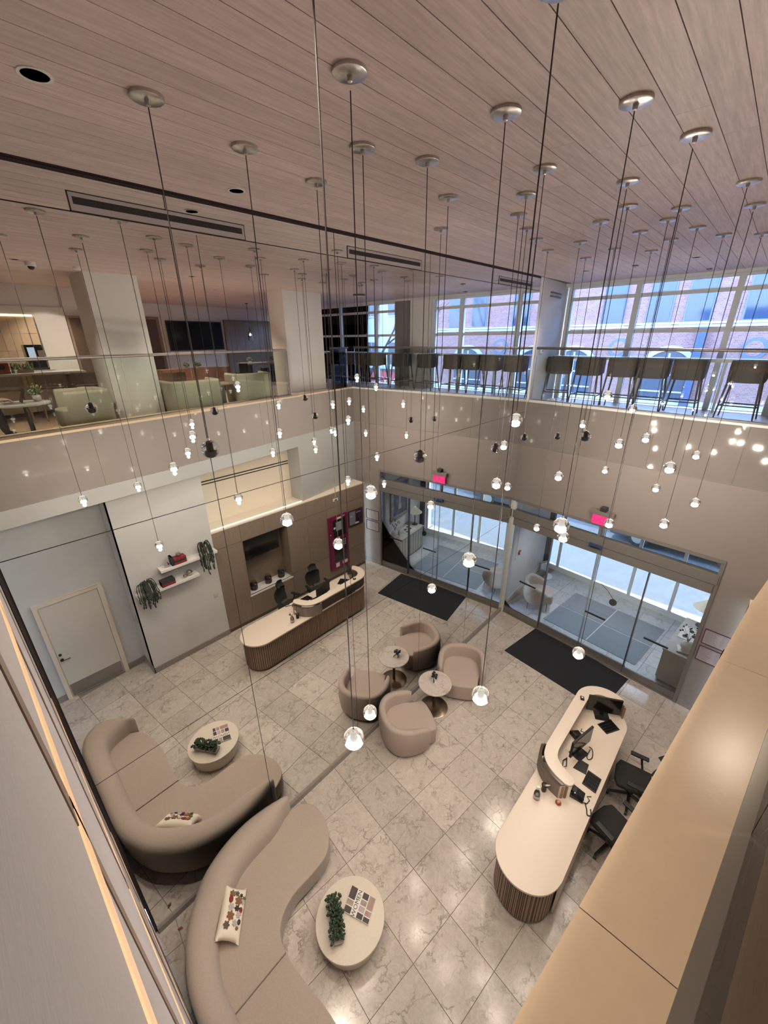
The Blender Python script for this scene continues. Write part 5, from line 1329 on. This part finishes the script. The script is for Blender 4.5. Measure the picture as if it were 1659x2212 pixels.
# ------------------------------------------------------------------ railings of the mezzanine
t = thing('glass_railing', 'glass railing with a dark round handrail along the front gallery edge', 'railing', tuple(F3(2.5, .1, ZL)))
for a, b in zip((0.04, 1.3, 2.6, 3.9), (1.3, 2.6, 3.9, 5.1)):
    q = MB(); fbox(q, a + .006, b - .006, .10, .112, 5.702, 6.74); q.build('pane', M_railglass, t)
MB().tube([F3(0.03, .106, 6.775), F3(5.11, .106, 6.775)], .028, 12).build('handrail', M_dksteel, t, smooth=True)
q = MB(); fbox(q, 0.03, 5.1, .09, .122, 5.70, 5.715); q.build('shoe', M_shoe, t)
t = thing('glass_railing', 'glass railing with a pale steel handrail along the cream ledge', 'railing', (LX(3) + .24, 3, ZL))
ys_ = [-0.04, 1.2, 2.45, 3.7, 5.0, 6.25]
for a, b in zip(ys_, ys_[1:]):
    q = MB(); lbox(q, a + .006, b - .006, .236, .248, 5.702, 6.735); q.build('pane', M_railglass, t)
MB().tube([(LX(y) + .242, y, 6.765) for y in ys_], .027, 12).build('handrail', M_steel, t, smooth=True)
q = MB(); lbox(q, -0.04, 6.25, .200, .236, 5.70, 5.712); lbox(q, -0.04, 6.25, .248, .268, 5.70, 5.712); q.build('shoe', M_shoe, t)
q = MB(); lbox(q, 6.25, 6.28, .225, .26, 5.70, 6.74); q.build('end_post', M_frame, t)
t = thing('glass_railing', 'short glass railing with thin dark rail beyond the second white column', 'railing', (LX(8.1) + .1, 8.1, ZL))
q = MB(); lbox(q, 7.75, 8.45, .10, .112, 5.702, 6.74); q.build('pane', M_railglass, t)
MB().tube([(LX(7.75) + .106, 7.75, 6.765), (LX(8.5) + .106, 8.5, 6.765)], .022, 10).build('handrail', M_dksteel, t, smooth=True)

# ------------------------------------------------------------------ window counter and bar stools
t = thing('window_counter', 'long pale counter along the front gallery windows', 'counter', (2, 10.7, ZF))
MB().prism([(-0.12, 10.48), (4.75, 10.40), (4.75, 10.78), (-0.12, 10.88)], 6.515, 6.575).build('top', M_alu, t)
for x in (0.2, 1.75, 3.2): MB().bx(x - .02, x + .02, 10.66, 10.74, ZF, 6.515).build('leg', M_alu, t)
t = thing('window_counter', 'pale counter along the windows beyond the grey column', 'counter', (7.5, 10.6, ZF))
MB().bx(5.45, 9.6, 10.34, 10.76, 6.515, 6.575).build('top', M_alu, t)
for x in (5.6, 7.0, 8.3): MB().bx(x - .02, x + .02, 10.60, 10.68, ZF, 6.515).build('leg', M_alu, t)
M_stool = mat('stool_leather', (.055, .043, .042), .6, noise=.08, nscale=20); M_stleg = mat('stool_wood', (.075, .062, .058), .55)
st = thing('bar_stool', 'x', 'bar stool', (0, 0, 0), 0, 'bar stools along the gallery windows')
q = MB(); rs = []
for i in range(15):
    u = -1 + 2 * i / 14; a = u * 1.75
    x_ = .245 * math.copysign(abs(math.sin(a)) ** .55, math.sin(a)); y_ = .02 - .20 * math.copysign(abs(math.cos(a)) ** .6, math.cos(a))
    y_ = -.20 if abs(u) < .35 else -.20 + (abs(u) - .35) / .65 * .34
    x_ = .27 * min(1, abs(u) / .45) * (1 if u > 0 else -1)
    zt = 1.025 - .02 * abs(u) ** 4; zb = .70 - .05 * (1 - abs(u) ** 2)
    inn_ = .90
    rs.append([(x_, y_, zb), (x_ * 1.02, y_ - .012, zt - .1), (x_, y_, zt), (x_ * inn_, y_ + .02, zt), (x_ * inn_, y_ + .022, zb)])
q.rings(rs).build('backrest', M_stool, st, smooth=True, ang=60)
MB().prism([(-.235, -.18), (.235, -.18), (.22, .20), (-.22, .20)], .67, .735).build('seat', M_stool, st, smooth=True, bevel=.02, seg=3)
for sx, sy in ((-1, -1), (1, -1), (-1, 1), (1, 1)):
    tp = Vector((.215 * sx, -.19 if sy < 0 else .17, .86 if sy < 0 else .69)); bt = Vector((.285 * sx, -.24 if sy < 0 else .23, 0))
    MB().cyl(bt, tp, .013, .020, 8).build('leg', M_stleg, st)
for a, b in (((-.265, -.225), (.265, -.225)), ((-.265, .215), (.265, .215)), ((-.265, -.225), (-.265, .215)), ((.265, -.225), (.265, .215))):
    MB().tube([(a[0], a[1], .235 if a[1] != b[1] else .25), (b[0], b[1], .235 if a[1] != b[1] else .25)], .013, 6).build('footrest', M_stleg, st)
MB().bx(-.05, .05, .218, .235, .235, .262).build('kick_plate', M_steel, st)
stools = [(.18, 10.22, .3, 'dark leather bar stool at the gallery end beside the mirror, angled'), (0.88, 10.15, 0.02, 'dark leather bar stool, second from the mirror along the gallery'), (1.54, 10.15, 0.0, 'dark leather bar stool, third from the mirror along the gallery'),
          (2.11, 10.15, 0.0, 'dark leather bar stool, fourth from the mirror along the gallery'), (2.70, 10.15, -.02, 'dark leather bar stool, fifth from the mirror along the gallery'), (3.60, 10.12, -.08, 'dark leather bar stool, sixth from the mirror, standing apart at the right'), (4.55, 10.10, 0, 'dark leather bar stool partly hidden at the right edge of the photo'),
          (5.55, 10.05, .05, 'bar stool beyond the grey column, nearest to it in the mirror'), (6.12, 10.05, 0, 'bar stool beyond the grey column, second from it in the mirror'), (6.78, 10.05, 0, 'bar stool beyond the grey column, third from it in the mirror'), (7.56, 10.05, 0, 'bar stool beyond the grey column, fourth and closest to the white column in the mirror')]
for i, (x, y, rz, l) in enumerate(stools):
    if i == 0: st.location = (x, y, ZF); st.rotation_euler = (0, 0, rz); st['label'] = l
    else: dup(st, (x, y, ZF), rz, l)

# ------------------------------------------------------------------ mezzanine lounge
tub_chair('lounge_chair', 'sage boucle lounge chair behind the glass railing before the first white column', 'armchair', (5.18, 1.86, ZF), -PI / 2, 0.82, 0.84, 0.665, 0.36, M_mezzf, e=5, thick=.15, flare=.3)
tub_chair('lounge_chair', 'wide sage boucle lounge chair behind the glass railing between the white columns', 'armchair', (5.22, 3.86, ZF), 0.0, 1.15, 0.85, 0.69, 0.36, M_mezzf, e=4.5, thick=.15, flare=.3)
tub_chair('lounge_chair', 'sage boucle lounge chair close to the second white column', 'armchair', (5.35, 5.32, ZF), 0.1, 0.98, 0.85, 0.74, 0.36, M_mezzf, e=3.5, thick=.15, flare=.3)
t = thing('cafe_table', 'round pale topped cafe table with a black column, beside the seated person', 'table', (4.98, 1.0, ZF))
MB().lathe([(.37, 6.055), (.38, 6.062), (.38, 6.082), (.37, 6.088)], (4.98, 1.0), 40).build('top', M_white, t, smooth=True)
MB().cyl((4.98, 1.03, ZF + .01), (4.98, 1.03, 6.055), .035, n=14).build('column', M_black, t)
MB().lathe([(.20, ZF), (.20, ZF + .012), (.04, ZF + .02)], (4.98, 1.03), 24).build('base', M_black, t)
t = thing('potted_plant', 'bushy green plant in a white bowl on the pale round cafe table', 'plant', (5.02, 1.22, 6.09))
MB().lathe([(.035, 6.09), (.06, 6.12), (.062, 6.17), (.05, 6.185)], (5.02, 1.22), 18).build('pot', M_ceram, t, smooth=True)
rr = random.Random(9)
lfm = MB().ball((0, 0, 0), .022, 6, 4, (1, .6, .25)).build('leaf', M_leafm, None, smooth=True); lfm.parent = t; lfm.location = (0, 0, .12)
for k in range(90):
    a = rr.uniform(0, 2 * PI); r = rr.uniform(0, .13); o = share(lfm, 'leaf', t, (r * math.cos(a), r * math.sin(a), .11 + rr.uniform(0, .17) * (1 - r * 3)), None, (rr.uniform(-1, 1), rr.uniform(-1, 1), a))
t = thing('laptop', 'thin open laptop on the cafe table before the typing hands', 'laptop', (4.93, .86, 6.09))
MB().bx(4.80, 5.08, .76, .98, 6.0885, 6.100).build('base', M_steel, t, bevel=.003)
q = MB(); q.add([(4.80, .985, 6.10), (5.08, .985, 6.10), (5.08, 1.07, 6.31), (4.80, 1.07, 6.31), (4.80, .993, 6.10), (5.08, .993, 6.10), (5.08, 1.078, 6.31), (4.80, 1.078, 6.31)], [(0, 1, 2, 3), (7, 6, 5, 4), (0, 4, 5, 1), (1, 5, 6, 2), (2, 6, 7, 3), (3, 7, 4, 0)]); q.build('screen', M_blackgl, t)
t = thing('low_table', 'square dark topped cafe table with a black leg beside the wide lounge chair', 'table', (5.35, 4.72, ZF))
MB().bx(5.05, 5.65, 4.46, 5.0, 6.075, 6.10).build('top', M_wood, t, bevel=.004)
MB().bx(5.12, 5.19, 4.52, 4.59, ZF, 6.075).build('leg', M_black, t); MB().bx(5.05, 5.5, 4.50, 4.9, ZF, ZF + .015).build('base', M_black, t)
for a in ((5.5, 4.9), (5.5, 4.55)): MB().bx(a[0] - .03, a[0] + .03, a[1] - .03, a[1] + .03, ZF, 6.075).build('leg', M_black, t)

# person at the cafe table
def skin_body(name, verts, edges, radii, m_, parent, root=0, sub=2):
    me = bpy.data.meshes.new(name); inv = MW[parent.name].inverted()
    me.from_pydata([inv @ Vector(v) for v in verts], edges, []); o = bpy.data.objects.new(name, me); C.objects.link(o); o.parent = parent
    md = o.modifiers.new('skin', 'SKIN'); md.use_smooth_shade = True
    for i, r in enumerate(radii):
        me.skin_vertices[0].data[i].radius = (r, r) if not isinstance(r, tuple) else r
        me.skin_vertices[0].data[i].use_root = i == root
    sb = o.modifiers.new('sub', 'SUBSURF'); sb.levels = sub; sb.render_levels = sub
    me.materials.append(m_); MW[o.name] = MW[parent.name].copy(); return o
pn = thing('person', 'seated person in dark clothes typing at the pale round cafe table', 'person', (4.98, .25, ZF))
V_ = [(4.98, .20, 6.02), (4.98, .18, 6.20), (4.98, .20, 6.40), (4.98, .215, 6.52), (4.98, .235, 6.60), (4.98, .26, 6.70),
      (4.81, .22, 6.49), (4.79, .38, 6.26), (4.86, .66, 6.16), (5.15, .22, 6.49), (5.17, .38, 6.26), (5.06, .66, 6.16),
      (4.89, .24, 6.00), (4.88, .66, 6.04), (4.88, .69, 5.64), (4.88, .82, 5.585), (5.07, .24, 6.00), (5.08, .66, 6.04), (5.08, .69, 5.64), (5.08, .82, 5.585)]
E_ = [(0, 1), (1, 2), (2, 3), (3, 4), (4, 5), (3, 6), (6, 7), (7, 8), (3, 9), (9, 10), (10, 11), (0, 12), (12, 13), (13, 14), (14, 15), (0, 16), (16, 17), (17, 18), (18, 19)]
Rr = [(.15, .12), (.14, .11), (.16, .12), (.10, .09), .05, .05, .065, .048, .032, .065, .048, .032, .10, .075, .05, .04, .10, .075, .05, .04]
skin_body('body', V_, E_, Rr, M_coat, pn)
MB().ball((4.98, .28, 6.74), .10, 20, 14, (.82, .98, 1.22)).build('head', M_skin, pn, smooth=True)
MB().ball((4.98, .255, 6.77), .108, 20, 12, (.86, .95, 1.12)).build('hair', M_hair, pn, smooth=True)
MB().ball((4.98, .378, 6.735), .017, 8, 6, (.8, 1, 1.3)).build('nose', M_skin, pn, smooth=True)
for s_ in (-1, 1):
    MB().ball((4.98 + .035 * s_, .366, 6.755), .011, 8, 6).build('eye', M_black, pn, smooth=True)
    MB().ball((4.98 + .083 * s_, .28, 6.735), .022, 8, 6, (.35, .7, 1)).build('ear', M_skin, pn, smooth=True)
MB().ball((4.98, .372, 6.695), .02, 8, 6, (1.2, .4, .3)).build('mouth', mat('lips', (.3, .12, .1), .5), pn, smooth=True)
for wx, s_ in ((4.86, 1), (5.06, -1)):
    wv = [(wx, .66, 6.155), (wx + .01 * s_, .74, 6.165), (wx + .02 * s_, .80, 6.162)]; we = [(0, 1), (1, 2)]; wr = [.026, .030, (.036, .018)]
    for k, (dx, ln, rz_) in enumerate(((-.03, .065, 0), (-.01, .078, 0), (.01, .074, 0), (.028, .058, 0))):
        b = len(wv); wv += [(wx + .02 * s_ + dx, .815, 6.16), (wx + .02 * s_ + dx, .815 + ln * .5, 6.158), (wx + .02 * s_ + dx * 1.1, .815 + ln, 6.118)]; we += [(2, b), (b, b + 1), (b + 1, b + 2)]; wr += [.010, .009, .008]
    b = len(wv); wv += [(wx + .055 * s_, .76, 6.15), (wx + .062 * s_, .80, 6.125)]; we += [(1, b), (b, b + 1)]; wr += [.011, .009]
    skin_body('hand', wv, we, wr, M_skin, pn)
t = thing('desk_stool', 'dark low chair under the person at the cafe table', 'chair', (4.98, .15, ZF))
MB().bx(4.75, 5.21, -.02, .42, 5.84, 5.90).build('seat', M_dkwood, t, bevel=.01)
for a in ((4.78, .02), (5.18, .02), (4.78, .38), (5.18, .38)): MB().cyl((a[0], a[1], ZF), (a[0], a[1], 5.84), .016, n=8).build('leg', M_dkwood, t)

# farther back: high table, stools, pendant, plants, long table
t = thing('high_table', 'dark topped high table in front of the brown wood panel', 'table', (9.5, 8.3, ZF))
MB().bx(9.1, 9.9, 7.55, 9.0, 6.22, 6.27).build('top', M_panel, t)
for y in (7.7, 8.85): MB().bx(9.2, 9.8, y - .04, y + .04, ZF, 6.22).build('leg', M_black, t)
for n, y in enumerate((7.22, 8.0, 8.55)):
    t = thing('black_stool', ['black backed stool left of the far high table', 'black stool under the middle of the far high table', 'black stool under the right half of the far high table'][n], 'stool', (9.0, y, ZF), 0, 'black stools at the high table')
    MB().bx(8.85, 9.13, y - .17, y + .17, 5.98, 6.02).build('seat', M_black, t, bevel=.01)
    MB().bx(8.85, 8.88, y - .15, y + .15, 6.02, 6.30 if n == 0 else 6.12).build('backrest', M_black, t)
    for a, b in ((8.87, -.15), (8.87, .15), (9.11, -.15), (9.11, .15)): MB().cyl((a, y + b, ZF), (a, y + b, 5.98), .012, n=6).build('leg', M_black, t)
t = thing('bottle_pendant', 'clear bottle shaped pendant lamp over the far high table', 'pendant lamp', (9.5, 7.99, ZC))
MB().cyl((9.5, 7.99, ZC), (9.5, 7.99, 7.38), .006, n=6).build('cord', M_black, t); MB().lathe([(.05, ZC), (.05, ZC - .02)], (9.5, 7.99), 16).build('canopy', M_black, t)
MB().lathe([(.025, 7.38), (.025, 7.27)], (9.5, 7.99), 12).build('socket', M_black, t)
MB().lathe([(.03, 7.27), (.075, 7.18), (.075, 6.98), (.07, 6.98), (.07, 7.17), (.027, 7.26)], (9.5, 7.99), 20).build('shade', M_glass, t, smooth=True)
MB().ball((9.5, 7.99, 7.16), .035, 12, 8).build('bulb', M_down, t, smooth=True)
for n, (x, y, z, s_) in enumerate(((9.5, 7.85, 6.27, .13), (9.5, 8.75, 6.27, .14), (8.6, 5.28, 6.26, .10), (8.6, 5.6, 6.26, .10))):
    t = thing('potted_plant', ['rounded green plant at the left end of the far high table', 'dark leafy plant at the right end of the far high table', 'small green plant on the red brown sideboard, left of two', 'small green plant on the red brown sideboard, right of two'][n], 'plant', (x, y, z), 0, 'plants in the mezzanine lounge')
    MB().lathe([(.04, z), (.06, z + .05), (.055, z + .06)], (x, y), 14).build('pot', M_ceram, t)
    rr = random.Random(20 + n)
    for k in range(22):
        a = rr.uniform(0, 2 * PI); b = rr.uniform(.1, 1.4); r = s_ * rr.uniform(.5, 1)
        MB().ball((x + r * math.cos(a) * math.cos(b), y + r * math.sin(a) * math.cos(b), z + .06 + r * math.sin(b) * .9), .035, 6, 4, (1, 1, .6)).build('leaf', M_leafm, t)
t = thing('sideboard', 'long red brown sideboard under the television', 'sideboard', (8.6, 5.4, ZF))
MB().bx(8.4, 8.8, 4.5, 6.5, 5.75, 6.26).build('body', mat('red_brown_wood', (.22, .10, .07), .45, noise=.15, nscale=4), t, bevel=.008)
for k in range(4): MB().bx(8.385, 8.40, 4.52 + k * .495, 4.99 + k * .495, 5.78, 6.23).build('door', mat('red_brown_wood', (.22, .10, .07)), t)
for y in (4.6, 6.4): MB().bx(8.42, 8.78, y - .03, y + .03, ZF, 5.75).build('leg', M_black, t)
t = thing('cafe_chair', 'brown curved cafe chair behind the wide lounge chair', 'chair', (6.6, 4.2, ZF))
q = MB(); rs = []
for i in range(9):
    a = -1.2 + 2.4 * i / 8; x_, y_ = 6.75 + .30 * math.cos(a), 4.2 + .32 * math.sin(a); rs.append([(x_, y_, 5.95), (x_ + .02 * math.cos(a), y_, 5.95), (x_ + .03 * math.cos(a), y_, 6.28), (x_, y_, 6.28)])
q.rings(rs).build('backrest', M_wood, t, smooth=True)
MB().lathe([(.27, 5.93), (.28, 5.97)], (6.72, 4.2), 20).build('seat', M_wood, t)
for a in ((6.5, 4.0), (6.5, 4.4), (6.95, 4.0), (6.95, 4.4)): MB().cyl((a[0], a[1], ZF), (a[0] * .9 + .672, a[1], 5.93), .014, n=6).build('leg', M_black, t)

# ------------------------------------------------------------------ outside: street, brick building, pale building, tree, car
MB().bx(-60, 60, 12.35, 15.1, -0.3, -0.04).build('sidewalk', M_pave, kind='structure')
MB().bx(-60, 60, 15.1, 20.0, -0.4, -0.16).build('street', M_asphalt, kind='structure')
MB().bx(-60, 60, 20.0, 60, -0.3, -0.04).build('sidewalk_opposite', M_pave, kind='structure')
bb = thing('brick_building', 'red brick building across the street with tall sash windows and stone sills', 'building', (0, 26, 0))
YB = 22.0
MB().bx(-16, 12.2, YB, YB + 9, -0.1, 10.6).build('wall', M_brick, bb)
for z0, z1, dpt in ((7.30, 7.40, .10), (7.42, 7.50, .16), (4.2, 4.4, .14), (10.2, 10.6, .3)): MB().bx(-16, 12.2, YB - dpt, YB, z0, z1).build('stone_course', M_stonetrim, bb)
wx = [-14.2, -12.5, -10.2, -8.5, -6.3, -4.6, -2.2, -.4, .97, 2.85, 4.6, 6.6, 9.05, 10.55]
wnd0 = None
for zr, hh in ((7.52, 2.3),):
    for x in wx:
        wn = MB().bx(x - .47, x + .47, YB - .04, YB + .02, zr - .04, zr + hh + .04).build('window', M_stonetrim if False else mat('sash_paint', (.20, .22, .27), .6), bb)
        MB().bx(x - .40, x + .40, YB - .06, YB - .035, zr + .03, zr + hh / 2 - .03).build('pane', M_dkglass, wn)
        MB().bx(x - .40, x + .40, YB - .06, YB - .035, zr + hh / 2 + .03, zr + hh - .03).build('pane', M_dkglass, wn)
        MB().bx(x - .56, x + .56, YB - .10, YB - .0, zr - .12, zr - .04).build('sill', M_stonetrim, bb)
        MB().bx(x - .52, x + .52, YB - .05, YB, zr + hh + .04, zr + hh + .26).build('lintel', M_stonetrim, bb)
for x in (-11.4, -7.5, -3.6, .35, 5.6, 9.6):
    ar = [(x + 1.15 * math.cos(a * PI / 18), 5.45 + 1.15 * math.sin(a * PI / 18)) for a in range(19)]
    q = MB(); vs = [(p[0], YB - .08, p[1]) for p in ar] + [(x + .95 * math.cos(a * PI / 18), YB - .08, 5.45 + .95 * math.sin(a * PI / 18)) for a in range(19)]
    vs2 = [(v[0], YB, v[2]) for v in vs]
    q.add(vs + vs2, [(i, i + 1, 20 + i, 19 + i) for i in range(18)] + [(i, i + 1, 39 + i, 38 + i) for i in range(18)])
    q.build('arch', M_stonetrim, bb)
    poly = [(x - .92, 0.3)] + [(x + .92, .3)] + [(x + .92 * math.cos(a * PI / 18), 5.45 + .92 * math.sin(a * PI / 18)) for a in range(19)]
    q = MB(); n_ = len(poly); q.add([(p[0], YB - .03, p[1]) for p in poly], [tuple(range(n_))]); q.build('arched_window', M_dkglass, bb)
    for k in range(3): MB().bx(x - .92, x + .92, YB - .06, YB - .03, 4.0 + k * .7, 4.06 + k * .7).build('glazing_bar', M_alu, bb)
    MB().bx(x - .04, x + .04, YB - .06, YB - .03, .3, 6.3).build('glazing_bar', M_alu, bb)
for x in (3.05, 7.6, -1.7):
    q = MB(); q.cyl((x, YB - .07, 6.50), (x, YB, 6.50), .40, n=28); q.build('medallion_rim', mat('medallion_blue', (.16, .2, .3), .6), bb)
    q = MB(); q.cyl((x, YB - .09, 6.50), (x, YB - .06, 6.50), .28, n=28); q.build('medallion', M_brick, bb)
MB().bx(1.15, 1.45, YB - .3, YB, 0, 7.3).build('downpipe', mat('pipe_blue', (.08, .11, .2), .5), bb)
pbld = thing('pale_building', 'pale blue grey building with dark windows seen beyond the bare tree', 'building', (20, 30, 0))
MB().bx(12.4, 40, 27, 36, -.1, 16).build('wall', M_palebld, pbld)
for zr in (1.2, 4.9, 8.6, 12):
    for k in range(9):
        x = 13.4 + k * 2.7
        wn = MB().bx(x - .1, x + 1.6, 26.9, 27.02, zr, zr + 1.9).build('window', M_alu, pbld)
        MB().bx(x, x + .7, 26.87, 26.9, zr + .1, zr + 1.8).build('pane', M_dkglass, wn)
        MB().bx(x + .8, x + 1.5, 26.87, 26.9, zr + .1, zr + 1.8).build('pane', M_dkglass, wn)
rb = thing('red_hoarding', 'red and pink shop banner with white letters across the street', 'banner', (15.3, 21, 3.5))
MB().bx(13.6, 17.6, 20.9, 21.1, 3.5, 5.0).build('board', M_billred, rb); MB().bx(13.6, 17.6, 20.86, 21.1, 5.0, 5.15).build('top_rail', M_darkmetal, rb)
MB().bx(13.6, 17.6, 20.9, 21.1, 2.7, 3.5).build('panel', mat('blue_panel', (.1, .2, .4), .6), rb)
for x in (13.9, 17.3): MB().bx(x - .1, x + .1, 20.95, 21.1, -.1, 2.7).build('post', M_darkmetal, rb)
text('MY  U', .95, M_ceram, rb, 'lettering', (15.4, 20.89, 4.3), (1, 0, 0), (0, 0, 1))
tr_ = thing('bare_tree', 'leafless street tree seen through the far left gallery windows', 'tree', (12.6, 16.6, -.1))
rr = random.Random(31)
def branch(p, d, L_, r, lev, name='branch'):
    pts = [Vector(p)]; dd = Vector(d).normalized()
    for k in range(4):
        dd = (dd + Vector((rr.uniform(-.16, .16), rr.uniform(-.16, .16), rr.uniform(-.05, .12)))).normalized(); pts.append(pts[-1] + dd * L_ / 4)
    MB().tube(pts, [r * (1 - .13 * i) for i in range(5)], 6).build(name, M_bark, tr_, smooth=True)
    if lev == 0: return
    for k in range(3 if lev > 1 else 4):
        i = rr.choice((2, 3, 4)); nd = (dd + Vector((rr.uniform(-.9, .9), rr.uniform(-.7, .7), rr.uniform(-.1, .6)))).normalized(); branch(pts[i], nd, L_ * rr.uniform(.55, .8), r * .55, lev - 1)
branch((12.6, 16.6, -.1), (0, 0, 1), 5.0, .16, 4, 'trunk')
car = thing('parked_car', 'dark parked car whose wheel shows through the strip above the doors', 'car', (3.2, 16.9, -.16))
prof = [(-.2, .25), (-.25, .55), (-.2, .80), (.55, .92), (1.15, 1.40), (2.75, 1.42), (3.6, .98), (4.15, .92), (4.25, .6), (4.2, .25)]
q = MB(); n_ = len(prof); x0 = 1.0; q.add([(x0 + p[0], 16.12, p[1] - .16) for p in prof] + [(x0 + p[0], 17.85, p[1] - .16) for p in prof], [tuple(range(n_)), tuple(range(n_, 2 * n_))[::-1]] + [(i, n_ + i, n_ + (i + 1) % n_, (i + 1) % n_) for i in range(n_)]); q.build('body', M_car, car, bevel=.06, seg=3, smooth=True)
for a, b in ((1.0, 1.85), (1.95, 2.9)): q = MB(); q.add([(x0 + a - .25 * (a < 1.5), 16.11, .80), (x0 + b, 16.11, .80), (x0 + b - .05, 16.11, 1.17), (x0 + a + .2 * (a < 1.5), 16.11, 1.17)], [(0, 1, 2, 3)]); q.build('window', M_dkglass, car)
for wx_ in (.75, 3.4):
    for y_ in (16.1, 17.68):
        wh = MB().cyl((x0 + wx_, y_, .17), (x0 + wx_, y_ + .20, .17), .33, n=28).build('wheel', M_black, car, bevel=.03)
        MB().cyl((x0 + wx_, y_ - .01, .17), (x0 + wx_, y_ + .02, .17), .21, n=20).build('rim', M_steel, wh)
